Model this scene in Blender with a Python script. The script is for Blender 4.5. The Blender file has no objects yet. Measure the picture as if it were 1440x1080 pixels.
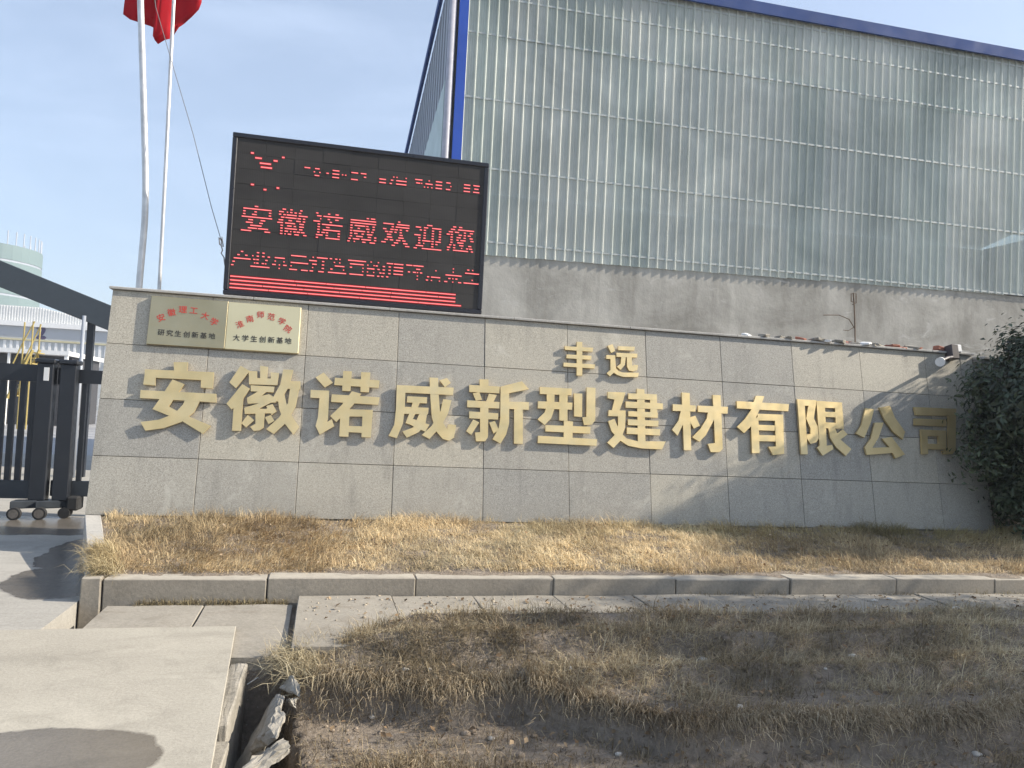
import bpy, bmesh, math, random
import numpy as np
from mathutils import Vector, Matrix, noise as mnoise
from math import radians as RAD, sin, cos, pi

SC = bpy.context.scene
COL = SC.collection
rng = np.random.default_rng(11)
random.seed(5)

# ------------------------------------------------------------------ camera
FPX, YAW, PITCH, ROLL = 1115.07, .2299, .0384, .0494
CAM = np.array([2.2921, -8.8092, 1.2210])
_f = np.array([sin(YAW)*cos(PITCH), cos(YAW)*cos(PITCH), sin(PITCH)])
_r0 = np.array([cos(YAW), -sin(YAW), 0.]); _u0 = np.cross(_r0, _f)
_r = _r0*cos(ROLL)+_u0*sin(ROLL); _u = -_r0*sin(ROLL)+_u0*cos(ROLL)
cd = bpy.data.cameras.new('camera'); cam = bpy.data.objects.new('camera', cd); COL.objects.link(cam)
cd.sensor_width = 36; cd.lens = FPX/1440*36; cd.clip_start = .05; cd.clip_end = 3000
cam.matrix_world = Matrix(((_r[0], _u[0], -_f[0], CAM[0]), (_r[1], _u[1], -_f[1], CAM[1]),
                           (_r[2], _u[2], -_f[2], CAM[2]), (0, 0, 0, 1)))
SC.camera = cam

# ------------------------------------------------------------------ light
SUN = np.array([1., -.185, .656]); SUN /= np.linalg.norm(SUN)
SUN_EL = math.asin(SUN[2]); SUN_AZ = math.atan2(SUN[0], SUN[1])
sl = bpy.data.lights.new('sun', 'SUN'); sun = bpy.data.objects.new('sun', sl); COL.objects.link(sun)
sl.energy = 5.0; sl.angle = RAD(.55); sl.color = (1., .91, .77)
sun.rotation_euler = Vector(SUN).to_track_quat('Z', 'Y').to_euler()
W = bpy.data.worlds.new('World'); SC.world = W; W.use_nodes = True
wn, wl = W.node_tree.nodes, W.node_tree.links
wn.clear()
wo = wn.new('ShaderNodeOutputWorld'); wb = wn.new('ShaderNodeBackground')
sky = wn.new('ShaderNodeTexSky'); sky.sky_type = 'NISHITA'; sky.sun_disc = False
sky.sun_elevation = SUN_EL; sky.sun_rotation = SUN_AZ
sky.air_density = 1.0; sky.dust_density = 1.4; sky.ozone_density = 1.6; sky.altitude = 30
tc = wn.new('ShaderNodeTexCoord'); mp = wn.new('ShaderNodeMapping')
mp.inputs['Scale'].default_value = (1.2, 1.2, 4.2); mp.inputs['Rotation'].default_value = (.2, .35, .4)
nz = wn.new('ShaderNodeTexNoise'); nz.inputs['Scale'].default_value = 2.1; nz.inputs['Detail'].default_value = 7
nz.inputs['Roughness'].default_value = .58; nz.inputs['Distortion'].default_value = .5
cr = wn.new('ShaderNodeValToRGB'); cr.color_ramp.elements[0].position = .47; cr.color_ramp.elements[1].position = .78
cr.color_ramp.elements[0].color = (.30, .30, .30, 1); cr.color_ramp.elements[1].color = (.50, .50, .50, 1)
mx = wn.new('ShaderNodeMix'); mx.data_type = 'RGBA'; mx.inputs[7].default_value = (5.7, 6.7, 8.4, 1)
wl.new(tc.outputs['Generated'], mp.inputs[0]); wl.new(mp.outputs[0], nz.inputs['Vector'])
wl.new(nz.outputs[0], cr.inputs[0]); wl.new(cr.outputs[0], mx.inputs[0])
wl.new(sky.outputs[0], mx.inputs[6]); wl.new(mx.outputs[2], wb.inputs[0]); wl.new(wb.outputs[0], wo.inputs[0])
wb.inputs[1].default_value = .106
SC.view_settings.view_transform = 'Standard'; SC.view_settings.look = 'None'
SC.view_settings.exposure = 0.74; SC.view_settings.gamma = 1; SC.view_settings.use_curve_mapping = False
try:
    SC.cycles.max_bounces = 6; SC.cycles.transparent_max_bounces = 12; SC.cycles.use_denoising = True
except Exception: pass

# ------------------------------------------------------------------ pixel helpers (1440 x 1080 photograph)
def ray(x, y): return _f+_r*((x-720)/FPX)+_u*((540-y)/FPX)
def at_z(x, y, z):
    d = ray(x, y); return CAM+d*((z-CAM[2])/d[2])
def at_y(x, y, Y):
    d = ray(x, y); return CAM+d*((Y-CAM[1])/d[1])
LEAN = .1946; PW = 1.0234; RH = .6
WU = np.array([0, sin(LEAN), cos(LEAN)]); WN = np.array([0, -cos(LEAN), sin(LEAN)])
def wp(s, h, n=0.): return np.array([s, 0, 0])+WU*h+WN*n
def px_wall(x, y, n=0.):
    d = ray(x, y); X = CAM+d*((n-CAM@WN)/(d@WN)); return X[0], float(X@WU)

# ------------------------------------------------------------------ object helpers
def tag(o, label=None, cat=None, group=None, kind=None):
    if label: o['label'] = label
    if cat: o['category'] = cat
    if group: o['group'] = group
    if kind: o['kind'] = kind
    return o
def empty(name, loc=(0, 0, 0), rz=0):
    o = bpy.data.objects.new(name, None); o.empty_display_size = .1
    COL.objects.link(o); o.location = loc; o.rotation_euler = (0, 0, rz); return o
def link(name, me, mat=None, parent=None, loc=None, rot=None):
    o = bpy.data.objects.new(name, me); COL.objects.link(o)
    if mat is not None and len(me.materials) == 0: me.materials.append(mat)
    if parent is not None: o.parent = parent
    if loc is not None: o.location = loc
    if rot is not None: o.rotation_euler = rot
    return o
def pmesh(name, V, F, smooth=False):
    me = bpy.data.meshes.new(name); me.from_pydata([tuple(map(float, v)) for v in V], [], [tuple(f) for f in F])
    bm = bmesh.new(); bm.from_mesh(me); bmesh.ops.recalc_face_normals(bm, faces=bm.faces); bm.to_mesh(me); bm.free()
    if smooth:
        for p in me.polygons: p.use_smooth = True
    me.update(); return me
class MB:
    """collects shapes for one mesh"""
    def __init__(s): s.V = []; s.F = []
    def add(s, V, F):
        b = len(s.V); s.V += [tuple(v) for v in V]; s.F += [tuple(i+b for i in f) for f in F]; return s
    def hexa(s, P):   # 8 points: bottom 4 then top 4
        return s.add(P, [(0, 3, 2, 1), (4, 5, 6, 7), (0, 1, 5, 4), (1, 2, 6, 5), (2, 3, 7, 6), (3, 0, 4, 7)])
    def box(s, a, b):
        x0, y0, z0 = a; x1, y1, z1 = b
        return s.hexa([(x0, y0, z0), (x1, y0, z0), (x1, y1, z0), (x0, y1, z0), (x0, y0, z1), (x1, y0, z1), (x1, y1, z1), (x0, y1, z1)])
    def tube(s, pts, r, n=10, cap=True):
        pts = [np.array(p, float) for p in pts]; rs = r if hasattr(r, '__len__') else [r]*len(pts)
        V = []; F = []
        t0 = pts[1]-pts[0]; ref = np.array([0, 0, 1.]) if abs(t0[2]) < .9*np.linalg.norm(t0) else np.array([1., 0, 0])
        for i, p in enumerate(pts):
            t = pts[min(i+1, len(pts)-1)]-pts[max(i-1, 0)]; t = t/np.linalg.norm(t)
            a = np.cross(t, ref); a /= np.linalg.norm(a); b = np.cross(t, a); ref = np.cross(a, t)
            for k in range(n):
                q = 2*pi*k/n; V.append(p+(a*cos(q)+b*sin(q))*rs[i])
        for i in range(len(pts)-1):
            for k in range(n):
                F.append((i*n+k, i*n+(k+1) % n, (i+1)*n+(k+1) % n, (i+1)*n+k))
        if cap: F.append(tuple(range(n))); F.append(tuple((len(pts)-1)*n+k for k in range(n)))
        return s.add(V, F)
    def prism(s, P, D):   # polygon P (3D points) extruded by vector D
        n = len(P); P = [np.array(p, float) for p in P]; Q = [p+D for p in P]
        return s.add(P+Q, [tuple(range(n)), tuple(range(n, 2*n))]+[(i, (i+1) % n, (i+1) % n+n, i+n) for i in range(n)])
    def build(s, name, mat, parent=None, smooth=False, bevel=0, seg=1, jit=0, subdiv=0):
        me = pmesh(name, s.V, s.F, smooth)
        if bevel or jit or subdiv:
            bm = bmesh.new(); bm.from_mesh(me)
            if subdiv: bmesh.ops.subdivide_edges(bm, edges=bm.edges, cuts=subdiv, use_grid_fill=True)
            if jit:
                for v in bm.verts: v.co += Vector((random.gauss(0, jit), random.gauss(0, jit), random.gauss(0, jit)))
            if bevel: bmesh.ops.bevel(bm, geom=list(bm.edges), offset=bevel, segments=seg, affect='EDGES', profile=.6)
            bm.to_mesh(me); bm.free()
            if smooth:
                for p in me.polygons: p.use_smooth = True
        return link(name, me, mat, parent)
def tri_mesh(name, V, T, col=None, uvn=None):
    me = bpy.data.meshes.new(name); n = len(V); m = len(T)
    me.vertices.add(n); me.vertices.foreach_set('co', np.ascontiguousarray(V, np.float32).ravel())
    me.loops.add(m*3); me.loops.foreach_set('vertex_index', np.ascontiguousarray(T, np.int32).ravel())
    me.polygons.add(m); me.polygons.foreach_set('loop_start', np.arange(0, m*3, 3, dtype=np.int32))
    if col is not None:
        a = me.color_attributes.new('Col', 'FLOAT_COLOR', 'POINT')
        c = np.ones((n, 4), np.float32); c[:, :3] = col; a.data.foreach_set('color', c.ravel())
    me.update(calc_edges=True); return me

# ------------------------------------------------------------------ materials
class NT:
    def __init__(s, name, rough=.6, spec=.5, metal=0):
        s.m = bpy.data.materials.new(name); s.m.use_nodes = True
        s.n = s.m.node_tree.nodes; s.l = s.m.node_tree.links; s.b = s.n['Principled BSDF']
        s.b.inputs['Roughness'].default_value = rough; s.b.inputs['Metallic'].default_value = metal
        s.b.inputs['Specular IOR Level'].default_value = spec
        s.tc = s.n.new('ShaderNodeTexCoord'); s.geo = s.n.new('ShaderNodeNewGeometry')
    def pos(s, scale=(1, 1, 1), rot=(0, 0, 0), obj=False):
        mp = s.n.new('ShaderNodeMapping'); mp.inputs['Scale'].default_value = scale; mp.inputs['Rotation'].default_value = rot
        s.l.new(s.tc.outputs['Object'] if obj else s.geo.outputs['Position'], mp.inputs[0]); return mp.outputs[0]
    def noise(s, sc, det=4, ro=.55, dist=0, vec=None):
        t = s.n.new('ShaderNodeTexNoise'); t.inputs['Scale'].default_value = sc; t.inputs['Detail'].default_value = det
        t.inputs['Roughness'].default_value = ro; t.inputs['Distortion'].default_value = dist
        s.l.new(vec if vec is not None else s.geo.outputs['Position'], t.inputs['Vector']); return t.outputs[0]
    def voro(s, sc, vec=None, feat='F1'):
        t = s.n.new('ShaderNodeTexVoronoi'); t.feature = feat; t.inputs['Scale'].default_value = sc
        s.l.new(vec if vec is not None else s.geo.outputs['Position'], t.inputs['Vector']); return t
    def ramp(s, x, stops):
        r = s.n.new('ShaderNodeValToRGB'); e = r.color_ramp.elements
        while len(e) < len(stops): e.new(.5)
        for k, (p, c) in enumerate(stops):
            e[k].position = p; e[k].color = (*c, 1) if hasattr(c, '__len__') else (c, c, c, 1)
        s.l.new(x, r.inputs[0]); return r.outputs[0]
    def mix(s, fac, a, b, mode='MIX'):
        m = s.n.new('ShaderNodeMix'); m.data_type = 'RGBA'; m.blend_type = mode
        for i, v in ((0, fac), (6, a), (7, b)):
            if hasattr(v, 'is_linked') or hasattr(v, 'links'): s.l.new(v, m.inputs[i])
            else: m.inputs[i].default_value = v if not hasattr(v, '__len__') else (*v, 1)
        return m.outputs[2]
    def math(s, op, a, b=0., clamp=False):
        m = s.n.new('ShaderNodeMath'); m.operation = op; m.use_clamp = clamp
        for i, v in ((0, a), (1, b)):
            if hasattr(v, 'links'): s.l.new(v, m.inputs[i])
            else: m.inputs[i].default_value = v
        return m.outputs[0]
    def xyz(s, vec=None):
        t = s.n.new('ShaderNodeSeparateXYZ'); s.l.new(vec if vec is not None else s.geo.outputs['Position'], t.inputs[0]); return t.outputs
    def rnd(s):
        return s.n.new('ShaderNodeObjectInfo').outputs['Random']
    def color(s, c):
        if hasattr(c, 'links'): s.l.new(c, s.b.inputs['Base Color'])
        else: s.b.inputs['Base Color'].default_value = (*c, 1)
        return s
    def rough(s, c): s.l.new(c, s.b.inputs['Roughness']); return s
    def bump(s, h, st=.3, d=.02):
        b = s.n.new('ShaderNodeBump'); b.inputs['Strength'].default_value = st; b.inputs['Distance'].default_value = d
        s.l.new(h, b.inputs['Height']); s.l.new(b.outputs[0], s.b.inputs['Normal']); return s

def plain(name, c, rough=.5, metal=0, var=.12, sc=6, spec=.5, bump=0):
    t = NT(name, rough, spec, metal); n = t.noise(sc, 5, .6)
    t.color(t.ramp(n, [(.3, tuple(x*(1-var) for x in c)), (.7, tuple(x*(1+var) for x in c))]))
    r = t.noise(sc*3, 3); t.rough(t.ramp(r, [(.3, max(.03, rough-.08)), (.7, min(1, rough+.1))]))
    if bump: t.bump(t.noise(sc*12, 4), bump, .01)
    return t.m

def m_granite():
    t = NT('granite', .5, .45)
    sp = t.noise(95, 2, .6); sp2 = t.voro(140).outputs['Distance']
    base = t.ramp(sp, [(.30, (.22, .205, .176)), (.5, (.365, .345, .30)), (.70, (.52, .495, .435))])
    base = t.mix(.16, base, t.ramp(sp2, [(.1, (.10, .10, .095)), (.6, (.36, .345, .31))]))
    big = t.noise(.9, 5, .6, .4); base = t.mix(t.ramp(big, [(.42, 0.), (.75, .38)]), base, (.40, .385, .335))
    pan = t.ramp(t.rnd(), [(0, (.84, .85, .87)), (.5, (1., .99, .97)), (1, (1.14, 1.11, 1.04))]); base = t.mix(1, base, pan, 'MULTIPLY')
    # pale lime runs and dark dirty streaks
    st = t.noise(1., 5, .65, .2, t.pos((7, 7, .7))); base = t.mix(t.ramp(st, [(.52, 0.), (.76, .42)]), base, (.17, .16, .14))
    li = t.noise(2.2, 6, .7, .6); base = t.mix(t.ramp(li, [(.585, 0.), (.72, .5)]), base, (.56, .54, .47))
    z = t.xyz()[2]; low = t.ramp(t.math('ADD', z, t.math('MULTIPLY', t.noise(3, 4), .25)), [(.05, .35), (.4, 0.)])
    base = t.mix(low, base, (.24, .215, .175))
    t.color(base); t.rough(t.ramp(big, [(.3, .34), (.7, .6)])); t.bump(sp, .06, .004); return t.m
def m_concrete(name, a, b, sc=1.6, stain=.3, rough=.85, wet=None, fine=40, stc=(.13, .12, .10)):
    t = NT(name, rough, .35)
    n = t.noise(sc, 7, .62, .3); f = t.noise(fine, 4, .7)
    c = t.ramp(n, [(.3, a), (.72, b)]); c = t.mix(.35, c, t.ramp(f, [(.3, tuple(x*.7 for x in a)), (.7, tuple(min(1, x*1.15) for x in b))]))
    s = t.noise(sc*2.7, 6, .7, .8); c = t.mix(t.ramp(s, [(.54, 0.), (.75, stain)]), c, stc)
    pk = t.voro(fine*1.6).outputs['Distance']; c = t.mix(t.ramp(pk, [(.05, .45), (.16, 0.)]), c, tuple(x*.45 for x in a))
    if wet:
        sm = t.noise(.8, 7, .7, 1.2, t.pos((.7, 2.2, 1), (0, 0, .5))); c = t.mix(t.ramp(sm, [(.50, 0.), (.70, .38)]), c, tuple(x*.55 for x in a))
        dus = t.noise(1.7, 6, .7, .5); c = t.mix(t.ramp(dus, [(.55, 0.), (.75, .45)]), c, tuple(min(1, x*1.25) for x in b))
        m = wet(t); c = t.mix(m, c, t.mix(1, c, (.42, .40, .39), 'MULTIPLY'))
        t.rough(t.mix(m, (rough,)*3, (.22,)*3))
    t.color(c); 
    if name == 'kerb_stone':  # upward faces paler: dust, plus the tops' sunlit brightness put into the colour
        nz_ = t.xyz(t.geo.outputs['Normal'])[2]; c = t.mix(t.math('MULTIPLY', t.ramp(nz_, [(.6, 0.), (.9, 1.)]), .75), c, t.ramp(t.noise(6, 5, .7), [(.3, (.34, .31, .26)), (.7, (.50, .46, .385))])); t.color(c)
    t.bump(t.math('ADD', f, t.math('MULTIPLY', n, .6)), .22 if name != 'broken_concrete' else .6, .012); return t.m
def m_vcol(name, rough=.7, spec=.2, trans=.25, tint=None):
    t = NT(name, rough, spec)
    a = t.n.new('ShaderNodeVertexColor'); a.layer_name = 'Col'; c = a.outputs[0]
    t.color(c)
    if trans:
        tr = t.n.new('ShaderNodeBsdfTranslucent'); t.l.new(c if tint is None else t.mix(1, c, tint, 'MULTIPLY'), tr.inputs[0])
        mixs = t.n.new('ShaderNodeMixShader'); mixs.inputs[0].default_value = trans
        out = t.n['Material Output']; t.l.new(t.b.outputs[0], mixs.inputs[1]); t.l.new(tr.outputs[0], mixs.inputs[2]); t.l.new(mixs.outputs[0], out.inputs[0])
    return t.m
def blob(t, cx, cy, rx, ry, amp=.35, sc=3., soft=.06, rot=0):
    """mask of a stain lying round (cx,cy)"""
    o = t.xyz(); dx = t.math('SUBTRACT', o[0], cx); dy = t.math('SUBTRACT', o[1], cy)
    if rot:
        c, s = cos(rot), sin(rot)
        dx, dy = t.math('ADD', t.math('MULTIPLY', dx, c), t.math('MULTIPLY', dy, s)), t.math('SUBTRACT', t.math('MULTIPLY', dy, c), t.math('MULTIPLY', dx, s))
    dx = t.math('DIVIDE', dx, rx); dy = t.math('DIVIDE', dy, ry)
    d = t.math('SQRT', t.math('ADD', t.math('MULTIPLY', dx, dx), t.math('MULTIPLY', dy, dy)))
    d = t.math('ADD', d, t.math('MULTIPLY', t.math('SUBTRACT', t.noise(sc, 6, .6), .5), amp*2))
    return t.ramp(d, [(1-soft if 1-soft < 1 else .94, 1.), (1., 0.)])

M = {}
M['granite'] = m_granite()
M['coping'] = m_concrete('coping_stone', (.34, .33, .31), (.5, .48, .44), 2, .3, .6)
M['core'] = m_concrete('wall_core', (.16, .155, .145), (.24, .23, .21))
t = NT('gold_metal', .38, .5, .7)
n = t.noise(2.2, 4, .6); t.color(t.ramp(n, [(.3, (.64, .49, .235)), (.7, (.78, .62, .34))])); t.rough(t.ramp(t.noise(9, 4), [(.3, .34), (.7, .52)])); M['gold'] = t.m
t = NT('plaque_brass', .3, .5, .8); t.color(t.ramp(t.noise(1.6, 3), [(.3, (.40, .34, .205)), (.7, (.48, .415, .265))])); t.rough(t.ramp(t.noise(5, 4, .6, 0, t.pos((1, 1, 9))), [(.3, .3), (.7, .46)])); M['plaque_dull'] = t.m
t = NT('plaque_brass_pale', .42, .5, .55); t.color(t.ramp(t.noise(1.6, 3), [(.3, (.62, .55, .34)), (.7, (.70, .63, .41))])); M['plaque_pale'] = t.m
M['red_paint'] = plain('red_lettering', (.50, .05, .03), .5)
M['black_paint'] = plain('dark_lettering', (.035, .03, .022), .5)
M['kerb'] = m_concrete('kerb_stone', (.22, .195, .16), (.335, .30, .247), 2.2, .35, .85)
M['slab'] = m_concrete('slab_concrete', (.22, .20, .165), (.36, .33, .28), 1.3, .7, .9, stc=(.17, .14, .105))
M['fgslab'] = m_concrete('slab_smooth_concrete', (.31, .283, .235), (.43, .40, .335), .9, .3, .75,
                         wet=lambda t: blob(t, 1.19, -4.98, .48, .36, .32, 2.6), fine=55)
M['rubble'] = m_concrete('broken_concrete', (.19, .175, .145), (.40, .37, .32), 4, .6, .95, fine=24)
M['drive'] = m_concrete('driveway_concrete', (.29, .275, .245), (.42, .40, .36), .7, .35, .8,
    wet=lambda t: t.math('MAXIMUM', t.math('MAXIMUM', blob(t, .22, -1.2, .5, .8, .3, 2.2, .05), blob(t, -1.3, 1.9, 2.6, .75, .3, 1.6, .03)), blob(t, .1, .2, .5, 1.1, .3, 2., .03)))
t = NT('yard_concrete', .7, .4); v = t.pos((.35, 1.6, 1)); n = t.noise(1.2, 6, .6, .5, v)
t.color(t.ramp(n, [(.3, (.16, .165, .175)), (.5, (.30, .30, .31)), (.7, (.44, .44, .43))])); t.rough(t.ramp(n, [(.3, .25), (.6, .8)])); M['yard'] = t.m
t = NT('verge_soil', .95, .2)
n = t.noise(2.4, 8, .66, .4); f = t.noise(28, 5, .7); c = t.ramp(n, [(.28, (.15, .12, .09)), (.5, (.235, .195, .155)), (.75, (.35, .30, .245))])
c = t.mix(.4, c, t.ramp(f, [(.3, (.11, .088, .066)), (.7, (.38, .325, .265))]))
pk = t.voro(22).outputs['Distance']; c = t.mix(t.ramp(pk, [(.07, .7), (.13, 0.)]), c, (.42, .38, .33)); t.color(c)
t.bump(t.math('ADD', t.math('MULTIPLY', f, .6), t.noise(9, 6, .7)), .8, .04); M['soil'] = t.m
t = NT('road', .9, .3); t.color(t.ramp(t.noise(6, 6, .7), [(.3, (.10, .09, .08)), (.7, (.19, .17, .15))])); t.bump(t.noise(60, 3), .4, .01); M['road'] = t.m
M['ground'] = plain('ground_earth', (.2, .18, .14), .95, 0, .3, .3)
M['plinth'] = None
t = NT('plinth_render', .9, .25); n = t.noise(.55, 8, .65, .5)
c = t.ramp(n, [(.32, (.26, .25, .222)), (.5, (.41, .397, .36)), (.68, (.54, .525, .475))])
st = t.noise(.6, 6, .65, .3, t.pos((2.6, 2.6, .35))); c = t.mix(t.ramp(st, [(.5, 0.), (.72, .5)]), c, (.165, .155, .135))
wh = t.noise(.9, 7, .72, .9, t.pos((1, 1, 2.2))); c = t.mix(t.ramp(wh, [(.59, 0.), (.68, .8)]), c, (.52, .51, .48))
t.color(c); t.bump(t.noise(7, 6, .7), .25, .03); M['plinth'] = t.m
# ribbed glass-fibre sheets: partly see-through, weather-streaked, cloud reflections painted as pale blotches
t = NT('fibreglass_sheet', .34, .5)
n = t.noise(.38, 6, .62, .8, t.pos((1, 1, .6))); s2 = t.noise(1.1, 6, .65, .2, t.pos((5, 5, .25)))
c = t.ramp(n, [(.34, (.47, .51, .485)), (.5, (.63, .67, .635)), (.66, (.84, .87, .82))])
c = t.mix(t.ramp(s2, [(.35, .0), (.7, .35)]), c, (.78, .81, .77)); c = t.mix(1, c, t.ramp(t.rnd(), [(0, (.82, .86, .84)), (1, (1.08, 1.06, 1.04))]), 'MULTIPLY'); t.color(c)
t.rough(t.ramp(n, [(.3, .22), (.7, .5)]))
tr = t.n.new('ShaderNodeBsdfTransparent'); tr.inputs[0].default_value = (.80, .9, .85, 1)
tl = t.n.new('ShaderNodeBsdfTranslucent'); t.l.new(c, tl.inputs[0])
m1 = t.n.new('ShaderNodeMixShader'); m1.inputs[0].default_value = .15; t.l.new(t.b.outputs[0], m1.inputs[1]); t.l.new(tl.outputs[0], m1.inputs[2])
m2 = t.n.new('ShaderNodeMixShader'); t.l.new(t.ramp(t.noise(.5, 4, .6, .5), [(.35, .10), (.65, .30)]), m2.inputs[0])
t.l.new(m1.outputs[0], m2.inputs[1]); t.l.new(tr.outputs[0], m2.inputs[2]); t.l.new(m2.outputs[0], t.n['Material Output'].inputs[0]); M['sheet'] = t.m
M['steel'] = plain('pale_galvanised_steel', (.62, .64, .64), .45, .3)
M['strip'] = plain('dull_girt_line', (.42, .45, .44), .5, .1)
M['interior'] = plain('warehouse_inside', (.16, .165, .17), .9)
M['blue'] = plain('blue_painted_trim', (.016, .075, .42), .42, 0, .12, .8)
M['navy'] = plain('navy_eave_trim', (.012, .05, .20), .8, 0, .1, .8)
M['pipe'] = plain('grey_downpipe', (.40, .40, .45), .5)
M['sidewall'] = plain('grey_metal_cladding', (.30, .33, .38), .5, .1, .08, .5)
M['sideglass'] = plain('pale_green_cladding', (.40, .50, .48), .4, 0, .1, .6)
M['gate'] = plain('charcoal_gate_paint', (.022, .026, .034), .38, .2, .15, 3)
M['gate2'] = plain('slate_gate_paint', (.035, .042, .052), .42, .2, .15, 3)
M['rubber'] = plain('rubber', (.02, .02, .021), .8)
M['hub'] = plain('dirty_wheel_hub', (.14, .125, .11), .7, .2, .3, 40)
M['white'] = plain('white_paint', (.78, .78, .77), .5, 0, .05)
M['beam'] = plain('slate_beam_paint', (.05, .062, .075), .45, .1, .08)
t = NT('far_cladding', .5, .4); M['factory'] = plain('pale_factory_cladding', (.66, .67, .66), .5, 0, .06, .3)
M['factory2'] = plain('grey_factory_cladding', (.40, .42, .45), .5, 0, .06, .3)
M['factory3'] = plain('ribbed_window_strip', (.50, .52, .53), .4, 0, .2, .6)
M['dark'] = plain('dark_opening', (.045, .045, .05), .6)
M['yellow'] = plain('yellow_stair_paint', (.40, .31, .10), .5)
M['purple'] = plain('dark_number_paint', (.055, .04, .11), .6)
M['tower'] = plain('green_safety_net', (.14, .20, .205), .8, 0, .10, .05)
M['pole'] = plain('galvanised_pole', (.58, .58, .58), .38, .5, .18, 7)
M['rope'] = plain('rope', (.16, .16, .17), .8)
M['redflag'] = None
t = NT('red_flag_cloth', .75, .2); t.color(t.ramp(t.noise(3, 4), [(.3, (.46, .012, .025)), (.7, (.58, .02, .035))])); tr = t.n.new('ShaderNodeBsdfTranslucent'); tr.inputs[0].default_value = (.6, .02, .03, 1)
m1 = t.n.new('ShaderNodeMixShader'); m1.inputs[0].default_value = .35; t.l.new(t.b.outputs[0], m1.inputs[1]); t.l.new(tr.outputs[0], m1.inputs[2]); t.l.new(m1.outputs[0], t.n['Material Output'].inputs[0]); M['redflag'] = t.m
M['ledframe'] = plain('black_screen_frame', (.012, .012, .018), .35)
t = NT('led_module_face', .72, .25)
o = t.xyz(t.tc.outputs['Object']); fx = t.math('FRACT', t.math('MULTIPLY', o[0], 50)); lines = t.ramp(fx, [(.0, .82), (.25, 1.), (.75, 1.), (1., .82)])
n = t.noise(1.5, 5, .6, 0, t.pos((1, 1, 3))); c = t.ramp(n, [(.3, (.038, .036, .035)), (.7, (.054, .051, .049))]); c = t.mix(1, c, lines, 'MULTIPLY')
c = t.mix(1, c, t.ramp(t.rnd(), [(0, .95), (1, 1.05)]), 'MULTIPLY'); t.color(c); M['module'] = t.m
def emis(name, c, st, rough=.5):
    t = NT(name, rough); t.color(tuple(x*.3 for x in c)); t.b.inputs['Emission Color'].default_value = (*c, 1); t.b.inputs['Emission Strength'].default_value = st; return t.m
M['led'] = emis('lit_red_led', (1., .20, .20), .9)
M['led2'] = emis('dim_red_led', (1., .02, .03), .085)
M['brick'] = plain('red_brick', (.33, .13, .085), .9, 0, .3, 9)
M['twig'] = plain('dry_twig', (.14, .10, .07), .9)
M['bark'] = plain('bark', (.10, .08, .06), .95, 0, .3, 12, .2, .5)
M['straw'] = m_vcol('dry_straw_grass', .75, .2, .2)
M['leaf'] = m_vcol('evergreen_leaves', .42, .45, .15, (1., 1.15, .5))
M['paper'] = plain('white_litter', (.75, .74, .72), .7)
M['lampbody'] = plain('dark_lamp_bracket', (.05, .04, .045), .5)
M['pebble'] = plain('pale_pebble', (.48, .45, .40), .9, 0, .25, 30)

# ------------------------------------------------------------------ ground, road, yard, driveway
def sheet(name, x0, x1, y0, y1, z, mat, nx=1, ny=1):
    V = [(x0+(x1-x0)*i/nx, y0+(y1-y0)*j/ny, z) for j in range(ny+1) for i in range(nx+1)]
    F = [(j*(nx+1)+i, j*(nx+1)+i+1, (j+1)*(nx+1)+i+1, (j+1)*(nx+1)+i) for j in range(ny) for i in range(nx)]
    return tag(link(name, pmesh(name, V, F), mat), kind='structure')
sheet('ground', -900, 900, -400, 1600, -1.9, M['ground'])
ROADZ = -.86
sheet('road', -300, 300, -60, -7.4, ROADZ, M['road'])
MB().box((-60, -.5, -1.8), (.50, 14, -.40)).hexa([(-60, -2.98, -1.8), (.53, -2.98, -1.8), (.53, -.5, -1.8), (-60, -.5, -1.8), (-60, -2.98, -.366), (.53, -2.98, -.366), (.53, -.5, -.40), (-60, -.5, -.40)]).build('driveway', M['drive']).__setitem__('kind', 'structure')
MB().box((-400, 14, -1.8), (300, 420, -.404)).build('yard', M['yard']).__setitem__('kind', 'structure')
MB().box((.62, .86, -1.8), (60, 14, -.41)).build('earth_yard', M['soil']).__setitem__('kind', 'structure')

# --- verge: eroded bank between the walkway and the road, with the open drain pit
def sstep(a, b, x): 
    t = np.clip((x-a)/(b-a), 0, 1); return t*t*(3-2*t)
_ph = rng.uniform(0, 6.28, (40, 3)); _fr = rng.normal(0, 1, (40, 2))
def fbm(x, y, f0=1.):
    r = 0
    for k in range(40):
        o = f0*(1+k*.45); r = r+np.sin((x*_fr[k, 0]+y*_fr[k, 1])*o+_ph[k, 0])/(1+k*.45)
    return r*.33
def lip1(x):   # y of the first turf edge
    return np.interp(x, [2.3, 2.7, 3.1, 3.5, 3.9, 4.15, 4.3, 5.0, 6.0, 7.0, 9, 30], [-3.82, -3.92, -3.98, -3.95, -4.2, -4.42, -4.62, -4.6, -4.72, -4.55, -4.5, -4.5])
def lip2(x):
    return np.interp(x, [2.2, 2.8, 3.4, 4.0, 4.6, 30], [-4.72, -4.62, -4.72, -5.2, -5.7, -5.6])
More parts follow.
